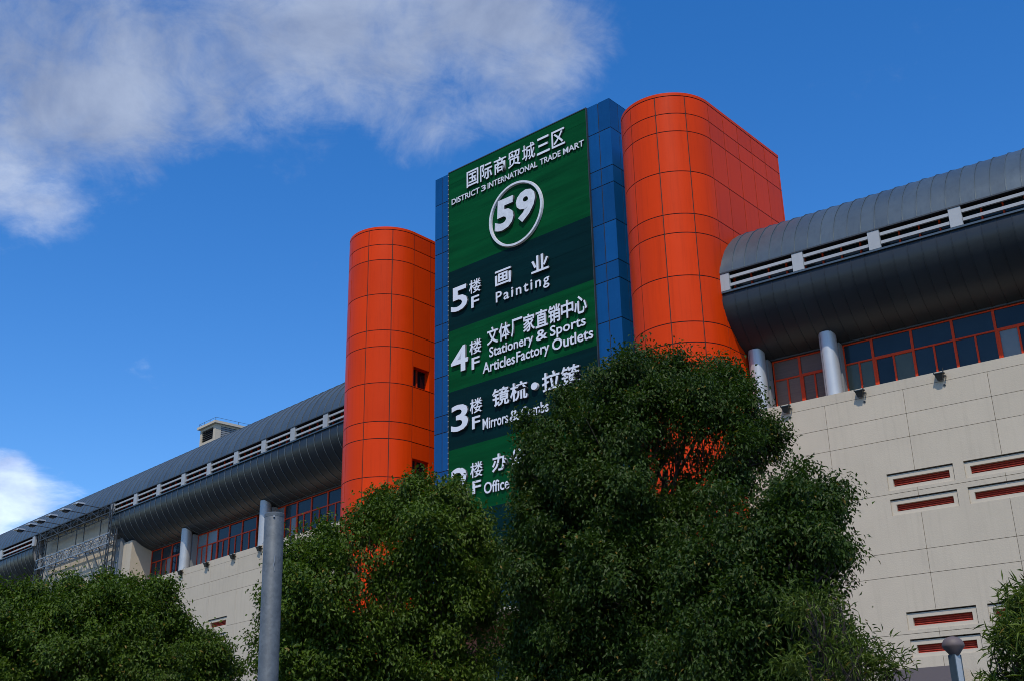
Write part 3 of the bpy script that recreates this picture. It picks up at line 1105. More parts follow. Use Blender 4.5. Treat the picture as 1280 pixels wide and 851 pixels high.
# rooftop plant room --------------------------------------------------------------
pr = thing('plant_room', 'small cream rooftop plant room with dark louvres showing above the left roof ridge', 'rooftop hut', fpos(YAW_LEFT, -84.7, 45.0), YAW_LEFT)
part('wall', slab_with_holes(MB(), 0, 2.45, 25.5, 31.25, 0, 0.35, [(0.28, 2.1, 30.05, 31.05)]), pr, mat=M['wall'])
sidew = MB()
sidew.box(2.451, 2.47, 0.0, 0.5, 25.5, 31.25).box(2.451, 2.47, 0.5, 6.2, 31.1, 31.25).box(2.451, 2.47, 0.5, 6.2, 25.5, 29.6)
part('wall', sidew, pr, mat=M['wall'])
part('wall', MB().box(0.0, 2.40, 0.36, 6.2, 25.5, 31.2), pr, mat=M['joint'])
part('roof_slab', MB().box(-0.2, 2.68, -0.22, 6.4, 31.26, 31.46), pr, mat=M['wall_trim'])
for k in range(6):
    part('louvre', MB().prism([(0.06, 30.08 + k * 0.165), (0.10, 30.08 + k * 0.165), (0.20, 30.2 + k * 0.165), (0.16, 30.2 + k * 0.165)], 0.28, 2.1), pr, mat=M['dark_steel'])
for k in range(9):
    part('louvre', MB().box(2.41, 2.45, 0.5, 6.2, 29.62 + k * 0.165, 29.74 + k * 0.165), pr, mat=M['grey_louvre'])
mb = MB()
pts = [(-0.1, 6.2), (-0.1, -0.1), (2.58, -0.1), (2.58, 6.2)]
for (xa, ya), (xb, yb) in zip(pts[:-1], pts[1:]):
    mb.bar((xa, ya, 31.72), (xb, yb, 31.72), 0.02)
    for t in (0, 0.33, 0.66, 1.0):
        x, y = xa + (xb - xa) * t, ya + (yb - ya) * t
        mb.bar((x, y, 31.46), (x, y, 31.72), 0.025)
part('guard_wire', mb, pr, mat=M['dark_steel'])


# wall floodlights -----------------------------------------------------------------
def flood_proto():
    t = thing('wall_floodlight', '', 'floodlight', (0, 0, 0), 0, 'black floodlights along the wall tops')
    mb = MB()
    mb.v += [(-0.17, -0.42, 0.13), (0.17, -0.42, 0.13), (0.17, -0.10, 0.17), (-0.17, -0.10, 0.17),
             (-0.09, -0.30, -0.12), (0.09, -0.30, -0.12), (0.09, -0.12, -0.10), (-0.09, -0.12, -0.10)]
    mb.f += [(4, 5, 1, 0), (5, 6, 2, 1), (6, 7, 3, 2), (7, 4, 0, 3), (7, 6, 5, 4), (0, 1, 2, 3)]
    part('housing', mb, t, mat=M['black'])
    part('rim', MB().box(-0.19, 0.19, -0.44, -0.40, 0.12, 0.15).box(-0.19, 0.19, -0.11, -0.08, 0.16, 0.19).box(-0.19, -0.165, -0.44, -0.08, 0.13, 0.185)
         .box(0.165, 0.19, -0.44, -0.08, 0.13, 0.185), t, mat=M['black'])
    part('lens', MB().box(-0.15, 0.15, -0.39, -0.12, 0.165, 0.172), t, mat=M['lens'])
    mb = MB().bar((0.21, -0.2, 0.02), (0.21, -0.02, 0.05), 0.035).bar((0.17, -0.2, 0.02), (0.23, -0.2, 0.02), 0.05)
    mb.tube([(0.12, -0.03, 0.05), (0.12, -0.035, 0.3), (0.12, 0.1, 0.42)], [0.014, 0.014, 0.014], 6)
    part('bracket', mb, t, mat=M['black'])
    part('cable_outlet', MB().tube([(0.1, 0.0, -0.30), (0.1, -0.05, -0.30)], [0.045, 0.045], 10), t, mat=M['black'])
    return t


fl = flood_proto()
spots = [(YAW_RIGHT, -16.54, 42.2, 'black floodlight on the right cream wall, half behind the leaves of the tall tree'),
         (YAW_RIGHT, -13.55, 42.2, 'black floodlight on the right cream wall just right of the second steel column'),
         (YAW_RIGHT, -10.55, 42.2, 'black floodlight on the right cream wall, nearest the right edge of the photo'),
         (YAW_LEFT, -68.63, 36.0, 'black floodlight below the left steel column of the left wing'),
         (YAW_LEFT, -65.39, 36.0, 'black floodlight on the left wall under the pale window blinds'),
         (YAW_LEFT, -62.29, 36.0, 'black floodlight on the left wall midway between left column and galvanised pole'),
         (YAW_LEFT, -59.35, 36.0, 'black floodlight on the left wall peeping out left of the galvanised pole'),
         (YAW_LEFT, -55.95, 36.0, 'black floodlight on the left wall right of the galvanised pole')]
for k, (yw_, s, p, lab) in enumerate(spots):
    o = fl if k == 0 else copy_tree(fl)
    o.location = fpos(yw_, s, p, 16.02)
    o.rotation_euler = (0, 0, yw_)
    o.scale = (0.95, 0.62, 0.95)
    o['label'] = lab

# dark panel low on the right wall
cn = thing('wall_canopy', 'mauve grey canopy box low on the right cream wall behind the bamboo', 'canopy', fpos(YAW_RIGHT, -13.6, 42.19), YAW_RIGHT)
mb = MB()
pts = [(0.0, 5.0), (0.0, 5.62), (0.12, 5.78), (0.3, 5.83), (2.2, 5.83), (2.2, 5.0)]
b0 = len(mb.v)
for y in (-0.9, 0.0):
    mb.v += [(x, y, z) for x, z in pts]
n = len(pts)
mb.f.append(tuple(range(n))[::-1])
mb.f.append(tuple(range(n, 2 * n)))
for i in range(n):
    mb.f.append((i, (i + 1) % n, n + (i + 1) % n, n + i))
part('fascia', mb, cn, mat=M['mauve'])
for x in (0.6, 1.9):
    part('bracket', MB().bar((x, -0.85, 5.0), (x, 0.0, 4.4), 0.07), cn, mat=M['dark_steel'])

# entrance porch between the towers ---------------------------------------------
pc = thing('entrance_porch', 'entrance porch with pale fascia and salmon stone beam glimpsed through the middle tree', 'porch', fpos(YAW_MID, -39.4, 36.0), YAW_MID)
part('roof_slab', MB().box(0, 11.4, 0, 4.04, 8.98, 9.25), pc, mat=M['wall_trim'])
part('soffit', MB().box(0.05, 11.35, 0.1, 4.0, 8.80, 8.975), pc, mat=M['salmon'])
part('stone_beam', MB().box(0.05, 11.35, 1.9, 2.4, 7.95, 8.79), pc, mat=M['salmon'])
for x in (0.3, 4.0, 7.2, 10.7):
    part('pillar', MB().box(x, x + 0.5, 1.8, 2.5, 0, 7.945), pc, mat=M['salmon'])
for k in range(8):
    part('glass_panel', MB().box(0.1 + k * 1.4, 1.45 + k * 1.4, 3.4, 3.44, 0.1, 7.9), pc, mat=M['blue'])

# ------------------------------------------------------------------ foreground poles
pl = thing('galvanised_pole', 'thick galvanised steel pole with flat capped top in front of the left trees', 'pole', (-2.785, 13.7, 0))
pl.rotation_euler = (0, -0.016, 0)
tilt = (0, 0, 0)
mb = MB().lathe([(0.116, 0.0), (0.116, 4.92), (0.11, 4.93)], 40)
part('shaft', mb, pl, mat=M['pole'], smooth=True)
part('cap', MB().lathe([(0.118, 4.89), (0.118, 4.929), (0.108, 4.94)], 40), pl, mat=M['pole'], smooth=True)
part('bolt', MB().lathe([(0.012, 0), (0.012, 0.012)], 8, (0, 0, 0)), pl, (0.02, -0.118, 4.88), rot=(math.pi / 2, 0, 0), mat=M['galv'])
part('weld_scar', MB().tube([(0.035, -0.113, 4.42), (0.045, -0.112, 4.36), (0.035, -0.114, 4.30), (0.05, -0.112, 4.24)], [0.006, 0.007, 0.006, 0.004], 6), pl, mat=M['galv'])
part('base_flange', MB().lathe([(0.22, 0.13), (0.22, 0.16)], 24), pl, mat=M['pole'])

gl = thing('garden_lamp', 'small garden lamp with mauve mushroom head and square steel post at the lower right', 'lamp', (6.44, 17.88, 0))
part('post', MB().box(-0.055, 0.055, -0.055, 0.055, 0, 3.62), gl, rot=(0, 0, rad(28)), mat=M['steel'])
part('post_trim', MB().box(-0.075, -0.056, -0.06, 0.06, 0, 3.62).box(0.056, 0.07, -0.06, 0.06, 0, 3.62), gl, rot=(0, 0, rad(28)), mat=M['zinc'])
part('lamp_head', MB().lathe([(0.055, 3.60), (0.158, 3.735), (0.162, 3.76), (0.152, 3.80), (0.125, 3.84), (0.08, 3.872), (0.03, 3.885), (0.008, 3.887)], 24), gl, mat=M['mauve'], smooth=True)


# ------------------------------------------------------------------ trees
def leaves(rng, centres, outward, length, width, droop, name, mat, per, spread):
    """many small folded leaves around the given twig tips"""
    n = len(centres) * per
    c = np.repeat(centres, per, 0) + rng.normal(0, 1, (n, 3)) * spread
    o = np.repeat(outward, per, 0)
    d = o * 0.55 + rng.normal(0, 0.62, (n, 3))
    d[:, 2] -= droop
    d /= np.linalg.norm(d, axis=1)[:, None]
    up = o * 0.6 + rng.normal(0, 0.45, (n, 3))
    up[:, 2] += 0.75
    side = np.cross(d, up)
    side /= np.linalg.norm(side, axis=1)[:, None] + 1e-9
    nrm = np.cross(side, d)
    L = length * rng.uniform(0.65, 1.25, n)[:, None]
    Wd = width * rng.uniform(0.75, 1.2, n)[:, None]
    base = c
    mid = c + d * L * 0.45
    tip = c + d * L - nrm * L * 0.18
    ml = mid + side * Wd * 0.5 + nrm * Wd * 0.16
    mr = mid - side * Wd * 0.5 + nrm * Wd * 0.16
    V = np.stack([base, ml, tip, mr], 1).reshape(-1, 3)
    k = np.arange(n) * 4
    F = np.stack([k, k + 1, k + 2, k, k + 2, k + 3], 1).reshape(-1)
    me = bpy.data.meshes.new(name)
    me.vertices.add(len(V))
    me.vertices.foreach_set('co', V.ravel())
    me.loops.add(len(F))
    me.loops.foreach_set('vertex_index', F.astype(np.int32))
    nf = len(F) // 3
    me.polygons.add(nf)
    me.polygons.foreach_set('loop_start', np.arange(nf, dtype=np.int32) * 3)
    me.update(calc_edges=True)
    at = me.attributes.new('leaf_tint', 'FLOAT', 'FACE')
    cl = np.repeat(rng.uniform(0, 1, len(centres)), per)
    t = np.clip(0.45 * cl + 0.55 * rng.beta(2, 2.4, n), 0, 0.93)
    t = np.where(rng.random(n) < 0.012, 1.0, t)
    at.data.foreach_set('value', np.repeat(t, 2).astype(np.float32))
    me.materials.append(mat)
    me.update()
    return me


def tree(label, root_xy, blobs, tips_per_m2, leaf, mat, seed, trunk_r=0.14, z_fork=2.2, cat='tree', name='broadleaf_tree', per=11, droop=0.45, spread=0.085, holes=(), fill=(), group=None):
    rng = np.random.default_rng(seed)
    t = thing(name, label, cat, (root_xy[0], root_xy[1], 0), 0, group)
    rx, ry = root_xy
    B = np.array([tuple(b_) + (1.0,) * (5 - len(b_)) for b_ in list(blobs) + list(fill)], float)
    B[:, 0] -= rx
    B[:, 1] -= ry
    top = B[:, 2].max()
    wob = rng.normal(0, 0.08, (6, 2))
    pts = [(wob[i, 0] * (i > 0), wob[i, 1] * (i > 0), z_fork * i / 3 + (top - z_fork) * 0.0) for i in range(4)]
    pts += [(wob[4, 0] * 2, wob[4, 1], z_fork + (top - z_fork) * 0.35), (wob[5, 0] * 3, wob[5, 1], z_fork + (top - z_fork) * 0.7)]
    rr = [trunk_r * 1.25, trunk_r, trunk_r * 0.93, trunk_r * 0.85, trunk_r * 0.55, trunk_r * 0.25]
    part('trunk', MB().tube(pts, rr, 10), t, mat=M['bark'], smooth=True)
    C, O, twigs = [], [], []
    # crown envelope made of many unequal lobes; each lobe carries smaller sprays on its skin
    for bi, (bx, by, bz, br, den) in enumerate(B):
        den *= 0.8 if bi < len(blobs) else 1.0
        br *= 0.90
        ax = np.array([br * rng.uniform(0.9, 1.1), br * rng.uniform(0.95, 1.2), br * rng.uniform(0.85, 1.05)])
        ctr = np.array([bx, by, bz])
        # limb to the lobe
        t0 = np.array([0, 0, min(max(z_fork, bz - 1.6 - br), top * 0.75)])
        md = (t0 + ctr) / 2 + rng.normal(0, 0.12, 3)
        md[2] -= 0.15
        lim = MB()
        if bi < len(blobs):
            lim.tube([tuple(t0), tuple(md), tuple(ctr)], [trunk_r * 0.22, trunk_r * 0.14, 0.010], 6)
        for _ in range(7 if bi < len(blobs) else 3):
            v = rng.normal(0, 1, 3)
            v /= np.linalg.norm(v)
            e = ctr + v * ax * 0.85
            s_ = ctr * 0.6 + md * 0.4 + rng.normal(0, 0.04, 3)
            lim.tube([tuple(s_), tuple((s_ + e) / 2 + rng.normal(0, 0.05, 3)), tuple(e)], [0.012, 0.008, 0.004], 4, False)
        if bi < len(blobs):
            part('branch', lim, t, mat=M['bark'])
        else:
            twigs.append(lim)
        n_spray = max(4, int(30 * den * (br / 0.5) ** 2))
        for _ in range(n_spray):
            v = rng.normal(0, 1, 3)
            v /= np.linalg.norm(v)
            if v[2] < -0.5 and rng.random() < 0.6:
                v[2] *= -1
            rad_ = rng.uniform(0.45, 1.14)
            sc = ctr + v * ax * rad_
            sr_ = rng.uniform(0.07, 0.21)
            m = max(2, int(tips_per_m2 * (sr_ / 0.15) ** 2))
            w = rng.normal(0, 1, (m, 3))
            w /= np.linalg.norm(w, axis=1)[:, None]
            p = sc + w * sr_ * rng.uniform(0.4, 1.0, (m, 1)) * np.array([1.15, 1.15, 0.75])
            ok = np.ones(m, bool)
            for hx, hy, hz, hr, keep in holes:
                ok &= (np.linalg.norm(p - np.array([hx - rx, hy - ry, hz]), axis=1) > hr) | (rng.random() < keep)
            p, w = p[ok], w[ok]
            if len(p):
                C.append(p)
                O.append(v * 0.8 + w * 0.4)
        # sparse inner leaves
        m = int(10 * tips_per_m2 * br * den)
        w = rng.normal(0, 1, (m, 3))
        w /= np.linalg.norm(w, axis=1)[:, None]
        p = ctr + w * ax * (rng.uniform(0, 1, (m, 1)) ** 0.5) * 0.75
        ok = np.ones(m, bool)
        for hx, hy, hz, hr, keep in holes:
            ok &= (np.linalg.norm(p - np.array([hx - rx, hy - ry, hz]), axis=1) > hr) | (rng.random(m) < keep)
        p, w = p[ok], w[ok]
        C.append(p)
        O.append(w * 0.6)
    C, O = np.concatenate(C), np.concatenate(O)
    if twigs:
        allt = MB()
        for tw in twigs:
            b0 = len(allt.v)
            allt.v += tw.v
            allt.f += [tuple(b0 + q for q in fc) for fc in tw.f]
        part('twigs', allt, t, mat=M['bark'], kind='stuff')
    me = leaves(rng, C, O, leaf[0], leaf[1], droop, 'crown', mat, per, spread)
    part('crown', me, t, kind='stuff')
    print(label[:40], 'leaves', len(C) * per)
    return t


# thinner pockets inside the crowns (x, y, z, radius, share kept)
HA = [(2.48, 17.12, 6.34, 1.08, 0.30), (3.14, 17.32, 5.94, 0.74, 0.32), (1.9, 17.09, 6.65, 0.61, 0.40), (1.44, 16.74, 6.43, 0.36, 0.40), (0.69, 16.99, 6.83, 0.32, 0.50), (0.91, 16.98, 6.15, 0.31, 0.50), (3.28, 17.19, 5.06, 0.49, 0.35), (1.58, 17.53, 6.79, 0.3, 0.45), (1.49, 16.43, 5.69, 0.3, 0.50), (1.07, 16.47, 6.48, 0.21, 0.50), (0.17, 17.0, 4.97, 0.24, 0.60)]
HB = [(2.7, 14.14, 4.45, 0.45, 0.35), (2.51, 14.18, 4.95, 0.3, 0.40), (3.2, 13.63, 4.24, 0.25, 0.50)]
HC = [(-2.49, 18.63, 5.29, 0.68, 0.18), (-2.77, 18.49, 4.83, 0.52, 0.23), (-2.11, 18.68, 4.91, 0.44, 0.28), (-1.83, 18.41, 5.42, 0.33, 0.28), (-2.94, 18.77, 4.76, 0.39, 0.23), (-3.17, 18.73, 5.91, 0.29, 0.38), (-1.11, 18.97, 5.39, 0.34, 0.28), (-2.51, 19.44, 4.79, 0.54, 0.23), (-0.53, 18.69, 4.08, 0.49, 0.28), (-0.99, 19.17, 4.09, 0.37, 0.28), (-0.29, 19.3, 4.28, 0.35, 0.28), (-2.25, 18.56, 3.81, 0.31, 0.28), (-2.35, 19.36, 3.9, 0.35, 0.28), (-3.7, 18.64, 5.38, 0.29, 0.48), (-3.3, 18.71, 4.63, 0.29, 0.43), (-1.63, 18.93, 5.4, 0.26, 0.38), (-1.49, 18.94, 4.82, 0.26, 0.38)]
# smaller sprays that even out each crown (x, y, z, radius, density)
FA = [(1.37, 17.22, 7.65, 0.29, 0.56), (1.86, 17.34, 7.75, 0.21, 0.72), (2.14, 16.78, 7.57, 0.29, 0.56), (2.58, 17.07, 7.74, 0.21, 0.72), (0.88, 16.98, 7.32, 0.27, 0.56), (1.46, 17.27, 7.43, 0.24, 0.56), (1.68, 17.21, 7.37, 0.26, 0.88), (2.0, 16.21, 7.11, 0.31, 0.88), (2.36, 16.43, 7.03, 0.31, 0.28), (2.77, 17.26, 7.4, 0.24, 0.72), (2.87, 15.74, 6.87, 0.25, 0.56), (3.44, 16.52, 7.1, 0.28, 0.72), (1.03, 17.1, 7.01, 0.3, 0.56), (1.16, 16.66, 6.79, 0.28, 0.72), (1.66, 16.51, 6.81, 0.22, 0.88), (2.0, 16.31, 6.78, 0.22, 0.28), (2.33, 16.0, 6.59, 0.29, 0.28), (2.62, 16.41, 6.67, 0.3, 0.28), (2.87, 15.95, 6.64, 0.25, 0.28), (3.35, 16.1, 6.51, 0.2, 0.72), (0.49, 16.14, 6.29, 0.18, 0.72), (0.78, 16.58, 6.32, 0.3, 0.88), (1.35, 16.58, 6.31, 0.21, 0.88), (1.67, 16.69, 6.38, 0.32, 0.28), (2.13, 17.32, 6.52, 0.31, 0.28), (2.28, 17.03, 6.59, 0.19, 0.28), (2.63, 16.38, 6.4, 0.3, 0.28), (2.88, 16.46, 6.35, 0.19, 0.28), (3.13, 15.68, 6.22, 0.24, 0.28), (0.66, 17.36, 6.37, 0.22, 0.72), (0.97, 16.79, 6.04, 0.18, 0.88), (1.22, 16.7, 6.03, 0.21, 0.88), (1.5, 15.83, 5.85, 0.27, 0.28), (1.76, 15.91, 5.95, 0.19, 0.28), (2.38, 16.53, 5.93, 0.19, 0.28), (2.61, 16.73, 6.11, 0.23, 0.28), (2.92, 16.16, 5.94, 0.2, 0.28), (3.16, 16.2, 5.9, 0.27, 0.28), (0.26, 16.9, 5.77, 0.24, 0.72), (0.59, 16.63, 5.77, 0.31, 0.72), (0.84, 17.16, 5.84, 0.28, 0.56), (1.15, 16.46, 5.76, 0.18, 0.72), (1.65, 16.56, 5.62, 0.21, 0.28), (1.89, 17.22, 5.77, 0.28, 0.28), (2.33, 16.64, 5.65, 0.28, 0.28), (2.41, 15.95, 5.5, 0.17, 0.28), (2.87, 15.8, 5.57, 0.18, 0.28), (3.45, 16.9, 5.81, 0.18, 0.28), (0.25, 16.74, 5.52, 0.28, 0.88), (0.44, 15.99, 5.22, 0.18, 0.88), (0.86, 17.48, 5.55, 0.3, 0.56), (1.21, 16.26, 5.29, 0.27, 0.72), (1.55, 16.43, 5.21, 0.25, 0.56), (1.81, 16.47, 5.21, 0.29, 0.56), (2.28, 16.84, 5.37, 0.31, 0.28), (2.41, 15.98, 5.21, 0.29, 0.28), (3.02, 17.16, 5.45, 0.28, 0.28), (3.31, 16.78, 5.27, 0.2, 0.28), (0.2, 16.83, 5.0, 0.26, 0.88), (0.47, 17.18, 5.21, 0.18, 0.72), (0.8, 17.12, 5.11, 0.21, 0.72), (1.07, 16.19, 4.82, 0.23, 0.88), (1.54, 16.6, 4.91, 0.26, 0.56), (1.98, 17.2, 5.03, 0.24, 0.88), (2.14, 16.91, 4.96, 0.3, 0.88), (2.66, 17.12, 4.98, 0.3, 0.56), (2.98, 16.72, 5.08, 0.27, 0.28), (2.95, 15.7, 4.69, 0.19, 0.28), (0.05, 15.91, 4.58, 0.26, 0.72), (0.47, 16.92, 4.76, 0.24, 0.56), (0.86, 16.07, 4.58, 0.18, 0.72), (1.17, 17.31, 4.76, 0.2, 0.88), (1.45, 17.05, 4.65, 0.23, 0.72), (1.73, 15.98, 4.5, 0.25, 0.72), (2.19, 15.93, 4.56, 0.24, 0.88), (2.56, 16.87, 4.73, 0.28, 0.88), (2.8, 15.94, 4.48, 0.27, 0.56), (3.37, 17.06, 4.67, 0.2, 0.28), (0.14, 16.07, 4.31, 0.19, 0.56), (0.41, 16.47, 4.32, 0.25, 0.72), (0.77, 16.65, 4.38, 0.29, 0.56), (1.15, 17.37, 4.42, 0.25, 0.72), (1.53, 17.19, 4.35, 0.19, 0.72), (1.75, 16.71, 4.39, 0.19, 0.56), (2.23, 16.42, 4.37, 0.27, 0.88), (2.56, 16.68, 4.25, 0.28, 0.88), (2.9, 16.56, 4.23, 0.25, 0.56), (3.17, 16.95, 4.41, 0.29, 0.56), (0.14, 16.67, 4.03, 0.27, 0.88), (0.48, 16.27, 3.92, 0.17, 0.88), (0.72, 16.22, 3.93, 0.19, 0.88), (1.22, 16.76, 3.93, 0.3, 0.56), (1.59, 16.82, 3.94, 0.19, 0.56), (1.71, 16.61, 4.03, 0.2, 0.56), (2.07, 16.89, 4.06, 0.22, 0.72), (2.42, 16.87, 3.94, 0.26, 0.56), (2.93, 17.03, 4.07, 0.29, 0.56), (3.17, 16.86, 3.95, 0.25, 0.56), (0.21, 16.64, 3.77, 0.24, 0.56), (0.53, 17.04, 3.77, 0.2, 0.56), (0.76, 16.53, 3.71, 0.24, 0.88), (1.19, 16.09, 3.55, 0.2, 0.72), (1.46, 16.77, 3.76, 0.2, 0.56), (1.73, 16.08, 3.57, 0.18, 0.88), (2.08, 16.28, 3.71, 0.17, 0.72), (2.31, 16.37, 3.58, 0.2, 0.56), (2.62, 16.31, 3.52, 0.2, 0.56), (3.04, 16.58, 3.67, 0.19, 0.56), (0.12, 16.91, 3.4, 0.18, 0.72), (0.43, 16.84, 3.49, 0.27, 0.56), (0.68, 16.69, 3.48, 0.18, 0.56), (1.08, 16.19, 3.38, 0.23, 0.72), (1.61, 17.33, 3.43, 0.29, 0.72), (1.6, 15.96, 3.32, 0.24, 0.72), (2.05, 16.65, 3.27, 0.19, 0.72), (2.5, 17.1, 3.33, 0.23, 0.88), (2.66, 16.26, 3.2, 0.22, 0.56), (2.98, 16.18, 3.33, 0.27, 0.72), (0.02, 16.05, 3.08, 0.26, 0.72), (0.5, 17.24, 3.08, 0.22, 0.88), (0.8, 16.63, 2.97, 0.29, 0.72), (1.13, 15.98, 2.96, 0.3, 0.56), (1.37, 16.34, 2.92, 0.18, 0.88), (1.66, 15.89, 2.91, 0.19, 0.88), (1.92, 15.96, 2.94, 0.24, 0.56), (2.33, 16.41, 3.06, 0.29, 0.88), (2.83, 16.92, 3.02, 0.29, 0.88), (3.03, 16.58, 2.98, 0.18, 0.56)]
FB = [(3.19, 13.04, 4.88, 0.19, 0.81), (2.97, 13.29, 4.76, 0.15, 0.63), (3.41, 13.66, 4.89, 0.17, 0.99), (3.83, 14.03, 4.9, 0.2, 0.63), (2.69, 13.67, 4.52, 0.18, 0.32), (3.06, 13.55, 4.61, 0.23, 0.81), (3.08, 12.97, 4.4, 0.16, 0.81), (3.39, 12.91, 4.3, 0.19, 0.63), (2.85, 14.18, 4.37, 0.19, 0.32), (3.05, 13.97, 4.34, 0.25, 0.81), (3.35, 13.54, 4.23, 0.15, 0.99), (3.73, 14.19, 4.43, 0.16, 0.63), (2.71, 13.33, 3.92, 0.23, 0.81), (2.87, 13.34, 3.88, 0.19, 0.81), (3.31, 14.18, 4.17, 0.27, 0.63), (2.83, 14.03, 3.7, 0.2, 0.99), (3.01, 13.6, 3.62, 0.2, 0.81), (3.01, 12.92, 3.65, 0.21, 0.99), (2.43, 13.87, 3.54, 0.2, 0.99), (2.46, 13.07, 3.36, 0.2, 0.81), (3.02, 13.84, 3.43, 0.18, 0.81), (3.14, 13.46, 3.41, 0.24, 0.99), (3.33, 13.19, 3.4, 0.21, 0.81), (2.62, 13.97, 3.28, 0.17, 0.63), (2.97, 14.3, 3.24, 0.17, 0.63), (3.21, 13.46, 3.12, 0.19, 0.81), (3.54, 14.2, 3.22, 0.17, 0.81), (2.24, 13.41, 2.99, 0.22, 0.63), (2.78, 14.37, 3.06, 0.17, 0.99), (2.77, 13.1, 2.89, 0.15, 0.81), (2.92, 12.98, 2.92, 0.15, 0.81), (3.15, 12.73, 2.76, 0.14, 0.63), (2.21, 13.47, 2.6, 0.19, 0.99), (2.64, 13.71, 2.62, 0.21, 0.81), (2.72, 13.14, 2.68, 0.19, 0.81), (3.03, 13.24, 2.55, 0.23, 0.63), (3.25, 12.91, 2.52, 0.17, 0.63)]
FC = [(-2.37, 19.33, 6.4, 0.27, 0.43), (-1.86, 18.5, 6.19, 0.28, 0.43), (-1.34, 18.45, 6.03, 0.25, 0.56), (-1.14, 19.27, 6.3, 0.35, 0.68), (-2.54, 18.82, 5.7, 0.27, 0.22), (-2.3, 18.52, 5.64, 0.25, 0.22), (-1.75, 18.78, 5.84, 0.23, 0.43), (-1.56, 18.62, 5.87, 0.25, 0.43), (-0.94, 18.69, 5.75, 0.22, 0.43), (-0.69, 18.35, 5.63, 0.29, 0.56), (-3.4, 18.6, 5.3, 0.25, 0.56), (-2.98, 18.02, 5.23, 0.29, 0.68), (-2.52, 17.81, 5.18, 0.33, 0.22), (-2.15, 18.16, 5.18, 0.27, 0.22), (-1.73, 18.45, 5.41, 0.32, 0.68), (-1.45, 18.17, 5.28, 0.34, 0.43), (-1.11, 18.45, 5.21, 0.21, 0.68), (-0.7, 19.26, 5.52, 0.34, 0.68), (-3.44, 17.84, 4.92, 0.22, 0.43), (-3.37, 18.23, 4.96, 0.34, 0.68), (-3.01, 18.45, 5.06, 0.2, 0.22), (-2.5, 17.82, 4.77, 0.31, 0.22), (-2.17, 18.17, 4.94, 0.22, 0.22), (-1.82, 17.99, 4.82, 0.24, 0.22), (-1.51, 18.61, 4.99, 0.28, 0.43), (-1.11, 18.15, 4.81, 0.24, 0.43), (-0.61, 18.17, 4.9, 0.27, 0.68), (-3.42, 17.98, 4.55, 0.19, 0.43), (-3.32, 19.19, 4.68, 0.24, 0.68), (-2.87, 17.96, 4.41, 0.26, 0.22), (-2.52, 18.66, 4.67, 0.31, 0.22), (-2.28, 18.52, 4.6, 0.32, 0.22), (-1.73, 17.88, 4.4, 0.25, 0.56), (-1.51, 19.06, 4.64, 0.3, 0.68), (-1.06, 18.74, 4.66, 0.33, 0.56), (-0.59, 19.37, 4.62, 0.32, 0.56), (-3.57, 18.65, 4.31, 0.22, 0.56), (-3.16, 17.88, 4.19, 0.2, 0.68), (-2.74, 18.01, 4.18, 0.27, 0.56), (-2.59, 18.69, 4.25, 0.21, 0.43), (-2.06, 17.94, 4.23, 0.29, 0.43), (-1.77, 18.32, 4.1, 0.32, 0.68), (-1.55, 19.34, 4.34, 0.31, 0.43), (-1.13, 18.1, 4.05, 0.26, 0.56), (-0.74, 19.13, 4.24, 0.24, 0.22), (-3.4, 17.71, 3.84, 0.24, 0.43), (-3.16, 18.16, 3.79, 0.22, 0.56), (-3.03, 18.72, 3.83, 0.22, 0.43), (-2.64, 18.91, 3.93, 0.26, 0.56), (-2.23, 19.06, 3.89, 0.27, 0.22), (-1.81, 18.06, 3.8, 0.27, 0.56), (-1.55, 18.64, 3.89, 0.19, 0.43), (-0.94, 18.29, 3.74, 0.3, 0.56), (-0.66, 18.46, 3.82, 0.34, 0.22), (-3.56, 18.4, 3.55, 0.24, 0.43), (-3.08, 17.77, 3.44, 0.21, 0.43), (-2.87, 17.8, 3.42, 0.2, 0.68), (-2.48, 18.71, 3.57, 0.26, 0.68), (-2.25, 18.86, 3.5, 0.2, 0.56), (-1.8, 18.34, 3.6, 0.24, 0.68), (-1.26, 17.87, 3.52, 0.3, 0.56), (-1.03, 18.23, 3.36, 0.3, 0.68), (-0.69, 18.14, 3.38, 0.24, 0.43), (-3.37, 17.59, 3.08, 0.22, 0.43), (-3.34, 18.42, 3.22, 0.22, 0.68), (-2.76, 18.02, 3.03, 0.24, 0.68), (-2.55, 19.0, 3.18, 0.32, 0.43), (-2.24, 19.27, 3.32, 0.35, 0.68), (-1.83, 18.08, 3.12, 0.23, 0.68), (-1.41, 17.95, 2.99, 0.2, 0.56), (-0.95, 17.89, 3.03, 0.3, 0.43), (-0.73, 19.34, 3.32, 0.31, 0.56)]
